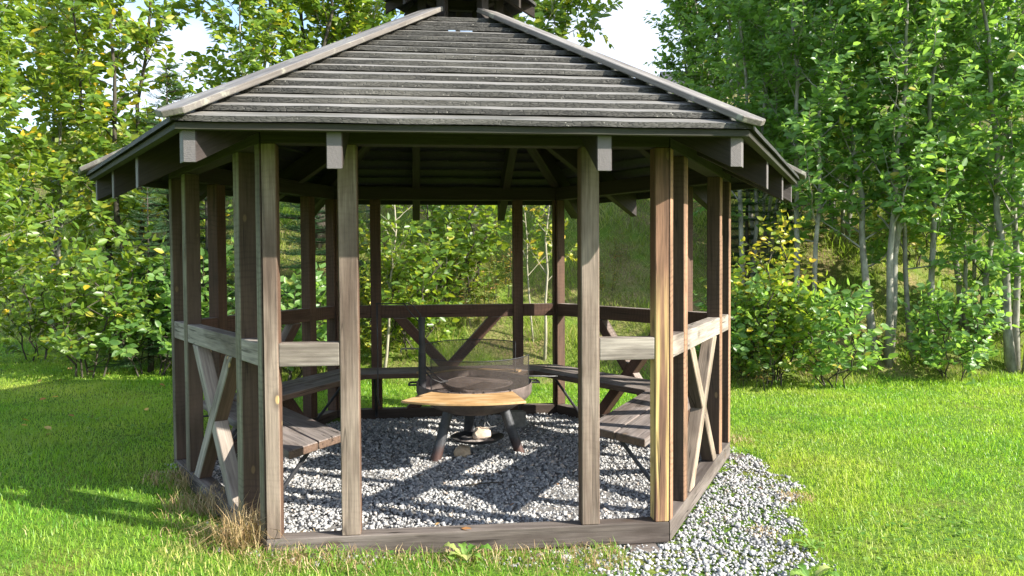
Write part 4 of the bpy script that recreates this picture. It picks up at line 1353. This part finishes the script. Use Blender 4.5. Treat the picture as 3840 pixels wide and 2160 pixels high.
# weeds in front ----------------------------------------------------------------------
def rosette(name, loc, n, size, seed, label, up=.35):
    r = random.Random(seed); mb = MB()
    for i in range(n):
        az = 6.283 * i / n + r.uniform(-.3, .3); ln = size * r.uniform(.7, 1.1); d = Vector((math.cos(az), math.sin(az), 0)); sd_ = Vector((-d.y, d.x, 0))
        prof = [0, .10, .07, .16, .10, .22, .13, .25, .15, .0]; m_ = len(prof)
        vs_ = []
        for j, w_ in enumerate(prof):
            t = j / (m_ - 1); c_ = d * ln * t + ZW * (up * ln * (math.sin(t * 2.2)) )
            vs_ += [c_ - sd_ * w_ * ln + ZW * w_ * ln * .35, c_, c_ + sd_ * w_ * ln + ZW * w_ * ln * .35]
        fs = []
        for j in range(m_ - 1):
            for e in (0, 1): fs.append((j*3+e, j*3+e+1, (j+1)*3+e+1, (j+1)*3+e))
        mb.add(vs_, fs)
    o = mb.build(name, M['weed']); o.location = loc
    return tag(o, label, 'weed')
rosette('dandelion', (-.06, -2.02, .03), 7, .13, 1, 'green dandelion rosette growing against the front sill', .6)
rosette('dandelion', (1.55, -2.42, .0), 8, .12, 2, 'dandelion rosette at the tip of the gravel near the sunny lawn', .5)
rosette('dandelion', (.95, -2.50, .0), 6, .10, 3, 'small dandelion growing in the gravel at the bottom of the photo', .5)
rosette('dandelion', (1.78, -1.98, .0), 7, .10, 4, 'dandelion rosette where the gravel apron meets the lawn', .4)

# fallen leaves --------------------------------------------------------------------------
def one_leaf(seed):
    r = random.Random(seed)
    V_ = [Vector(p) for p in ((0, 0, 0), (.28, -.3, .12), (.68, -.25, .10), (1, 0, .02), (.68, .25, .14), (.28, .3, .08))]
    return np_mesh('fallen_leaf', [tuple(v * .07) for v in V_], [(0, 1, 2, 3), (0, 3, 4, 5)], attrs={'rnd': [r.random()] * 6})
lm = [one_leaf(i) for i in range(6)]
for m_ in lm: m_.materials.append(M['fallen'])
def fall(x_, y_, z_, label, group, sc_=1.0):
    o = link('fallen_leaf', random.choice(lm)); o.location = (x_, y_, z_)
    o.rotation_euler = (random.gauss(0, .25), random.gauss(0, .25), random.uniform(0, 6.28)); o.scale = (sc_,) * 3
    return tag(o, label, 'fallen leaf', group)
LG = 'fallen leaves on the shaded lawn'
rr = random.Random(5)
for i in range(34):
    x_ = rr.uniform(-4.8, -2.3); y_ = rr.uniform(.2, 4.6)
    if x_ > -3 and y_ < 1.2: x_ -= 1
    fall(x_, y_, hz(x_, y_) + .045, 'dry fallen leaf lying on the shaded lawn left of the shelter', LG, rr.uniform(.7, 1.15))
for x_, y_ in ((-.30, -.45), (.62, -.75), (-.75, -.9), (.25, -1.2), (1.0, .1), (-.2, -1.5)):
    fall(x_, y_, .055, 'small dry leaf lying on the gravel inside the shelter', 'leaves on the inside gravel', .55)
fall(-.075, -1.80, .134, 'yellow leaf lying on the front sill', None)
fall(1.98, -.92, .02, 'orange leaf lying on the gravel apron outside the sunny side', None, .9)
m = MB(); m.tube([(-.13, -.02, .0), (0, 0, .006), (.14, .03, 0)], [.006, .005, .003], 5)
o = m.build('twig', M['bark_dark']); o.location = (.13, -.72, .06); tag(o, 'thin dry twig lying on the gravel in front of the fire bowl', 'twig')

# house and garage above the bank -----------------------------------------------------
def wallbox(mb, x0, x1, y0, y1, z0, z1): mb.box((x0, y0, z0), (x1, y1, z1))
def house(name, loc, rz, wx, wy, z0, zeave, zridge, label, wins, cat):
    root = empty(name, loc, rz)
    mb = MB(); mb.box((-wx/2, 0, z0), (wx/2, wy, zeave)); mb.build('wall', M['white_wall'], root)
    mb = MB(); mb.box((-wx/2 - .05, -.05, z0 - 1.4), (wx/2 + .05, wy + .05, z0)); mb.build('foundation', M['found'], root)
    mb = MB(); nrow = 12
    for sgn in (0, 1):
        for i in range(nrow):
            t0, t1 = i / nrow, (i + 1.15) / nrow
            ya0, ya1 = -.5 + (wy/2 + .5) * t0, -.5 + (wy/2 + .5) * min(t1, 1)
            za0, za1 = zeave - .1 + (zridge - zeave + .1) * t0, zeave - .1 + (zridge - zeave + .1) * min(t1, 1)
            if sgn: ya0, ya1 = wy - ya0, wy - ya1
            mb.add([(-wx/2-.4, ya0, za0+.03), (wx/2+.4, ya0, za0+.03), (wx/2+.4, ya1, za1), (-wx/2-.4, ya1, za1),
                    (-wx/2-.4, ya0, za0-.02), (wx/2+.4, ya0, za0-.02), (wx/2+.4, ya1, za1-.05), (-wx/2-.4, ya1, za1-.05)],
                   [(0,1,2,3),(7,6,5,4),(0,4,5,1),(1,5,6,2),(2,6,7,3),(3,7,4,0)])
    mb.build('roof', M['tile'], root)
    mb = MB()
    for sx in (-1, 1):
        x_ = sx * (wx/2 - .001)
        mb.add([(x_, 0, zeave), (x_, wy, zeave), (x_, wy/2, zridge - .06), (x_ - sx*.1, 0, zeave), (x_ - sx*.1, wy, zeave), (x_ - sx*.1, wy/2, zridge - .06)],
               [(0,1,2),(5,4,3),(0,3,4,1),(1,4,5,2),(2,5,3,0)])
    mb.build('gable', M['white_wall'], root)
    for (xc, zc, ww, hh_) in wins:
        f = MB()
        for a_, b_ in (((xc-ww/2-.08, -.04, zc-hh_/2-.08), (xc+ww/2+.08, .0, zc-hh_/2)), ((xc-ww/2-.08, -.04, zc+hh_/2), (xc+ww/2+.08, .0, zc+hh_/2+.08)),
                       ((xc-ww/2-.08, -.04, zc-hh_/2), (xc-ww/2, .0, zc+hh_/2)), ((xc+ww/2, -.04, zc-hh_/2), (xc+ww/2+.08, .0, zc+hh_/2)), ((xc-.03, -.035, zc-hh_/2), (xc+.03, -.005, zc+hh_/2))): f.box(a_, b_)
        fo_ = f.build('window', M['white_wall'], root)
        q = MB(); q.box((xc-ww/2, -.015, zc-hh_/2), (xc+ww/2, -.004, zc+hh_/2)); q.build('pane', M['glass'], fo_)
    return tag(root, label, cat)
p = at(3300, 27.5)
house('house', (p.x, p.y, 0), -.25, 7.5, 6.5, 7.0, 9.9, 12.0, 'white house on top of the bank, glimpsed through the aspen leaves', [(-2.3, 8.6, 1.0, 1.3), (.4, 8.6, 1.5, 1.3), (2.6, 8.6, 1.0, 1.3)], 'house')
p = at(2780, 25.0)
house('garage', (p.x, p.y, 0), -.15, 3.6, 4.5, 5.6, 6.75, 8.0, 'low garage with a grey tiled roof showing through leaves near the sky gap', [], 'garage')
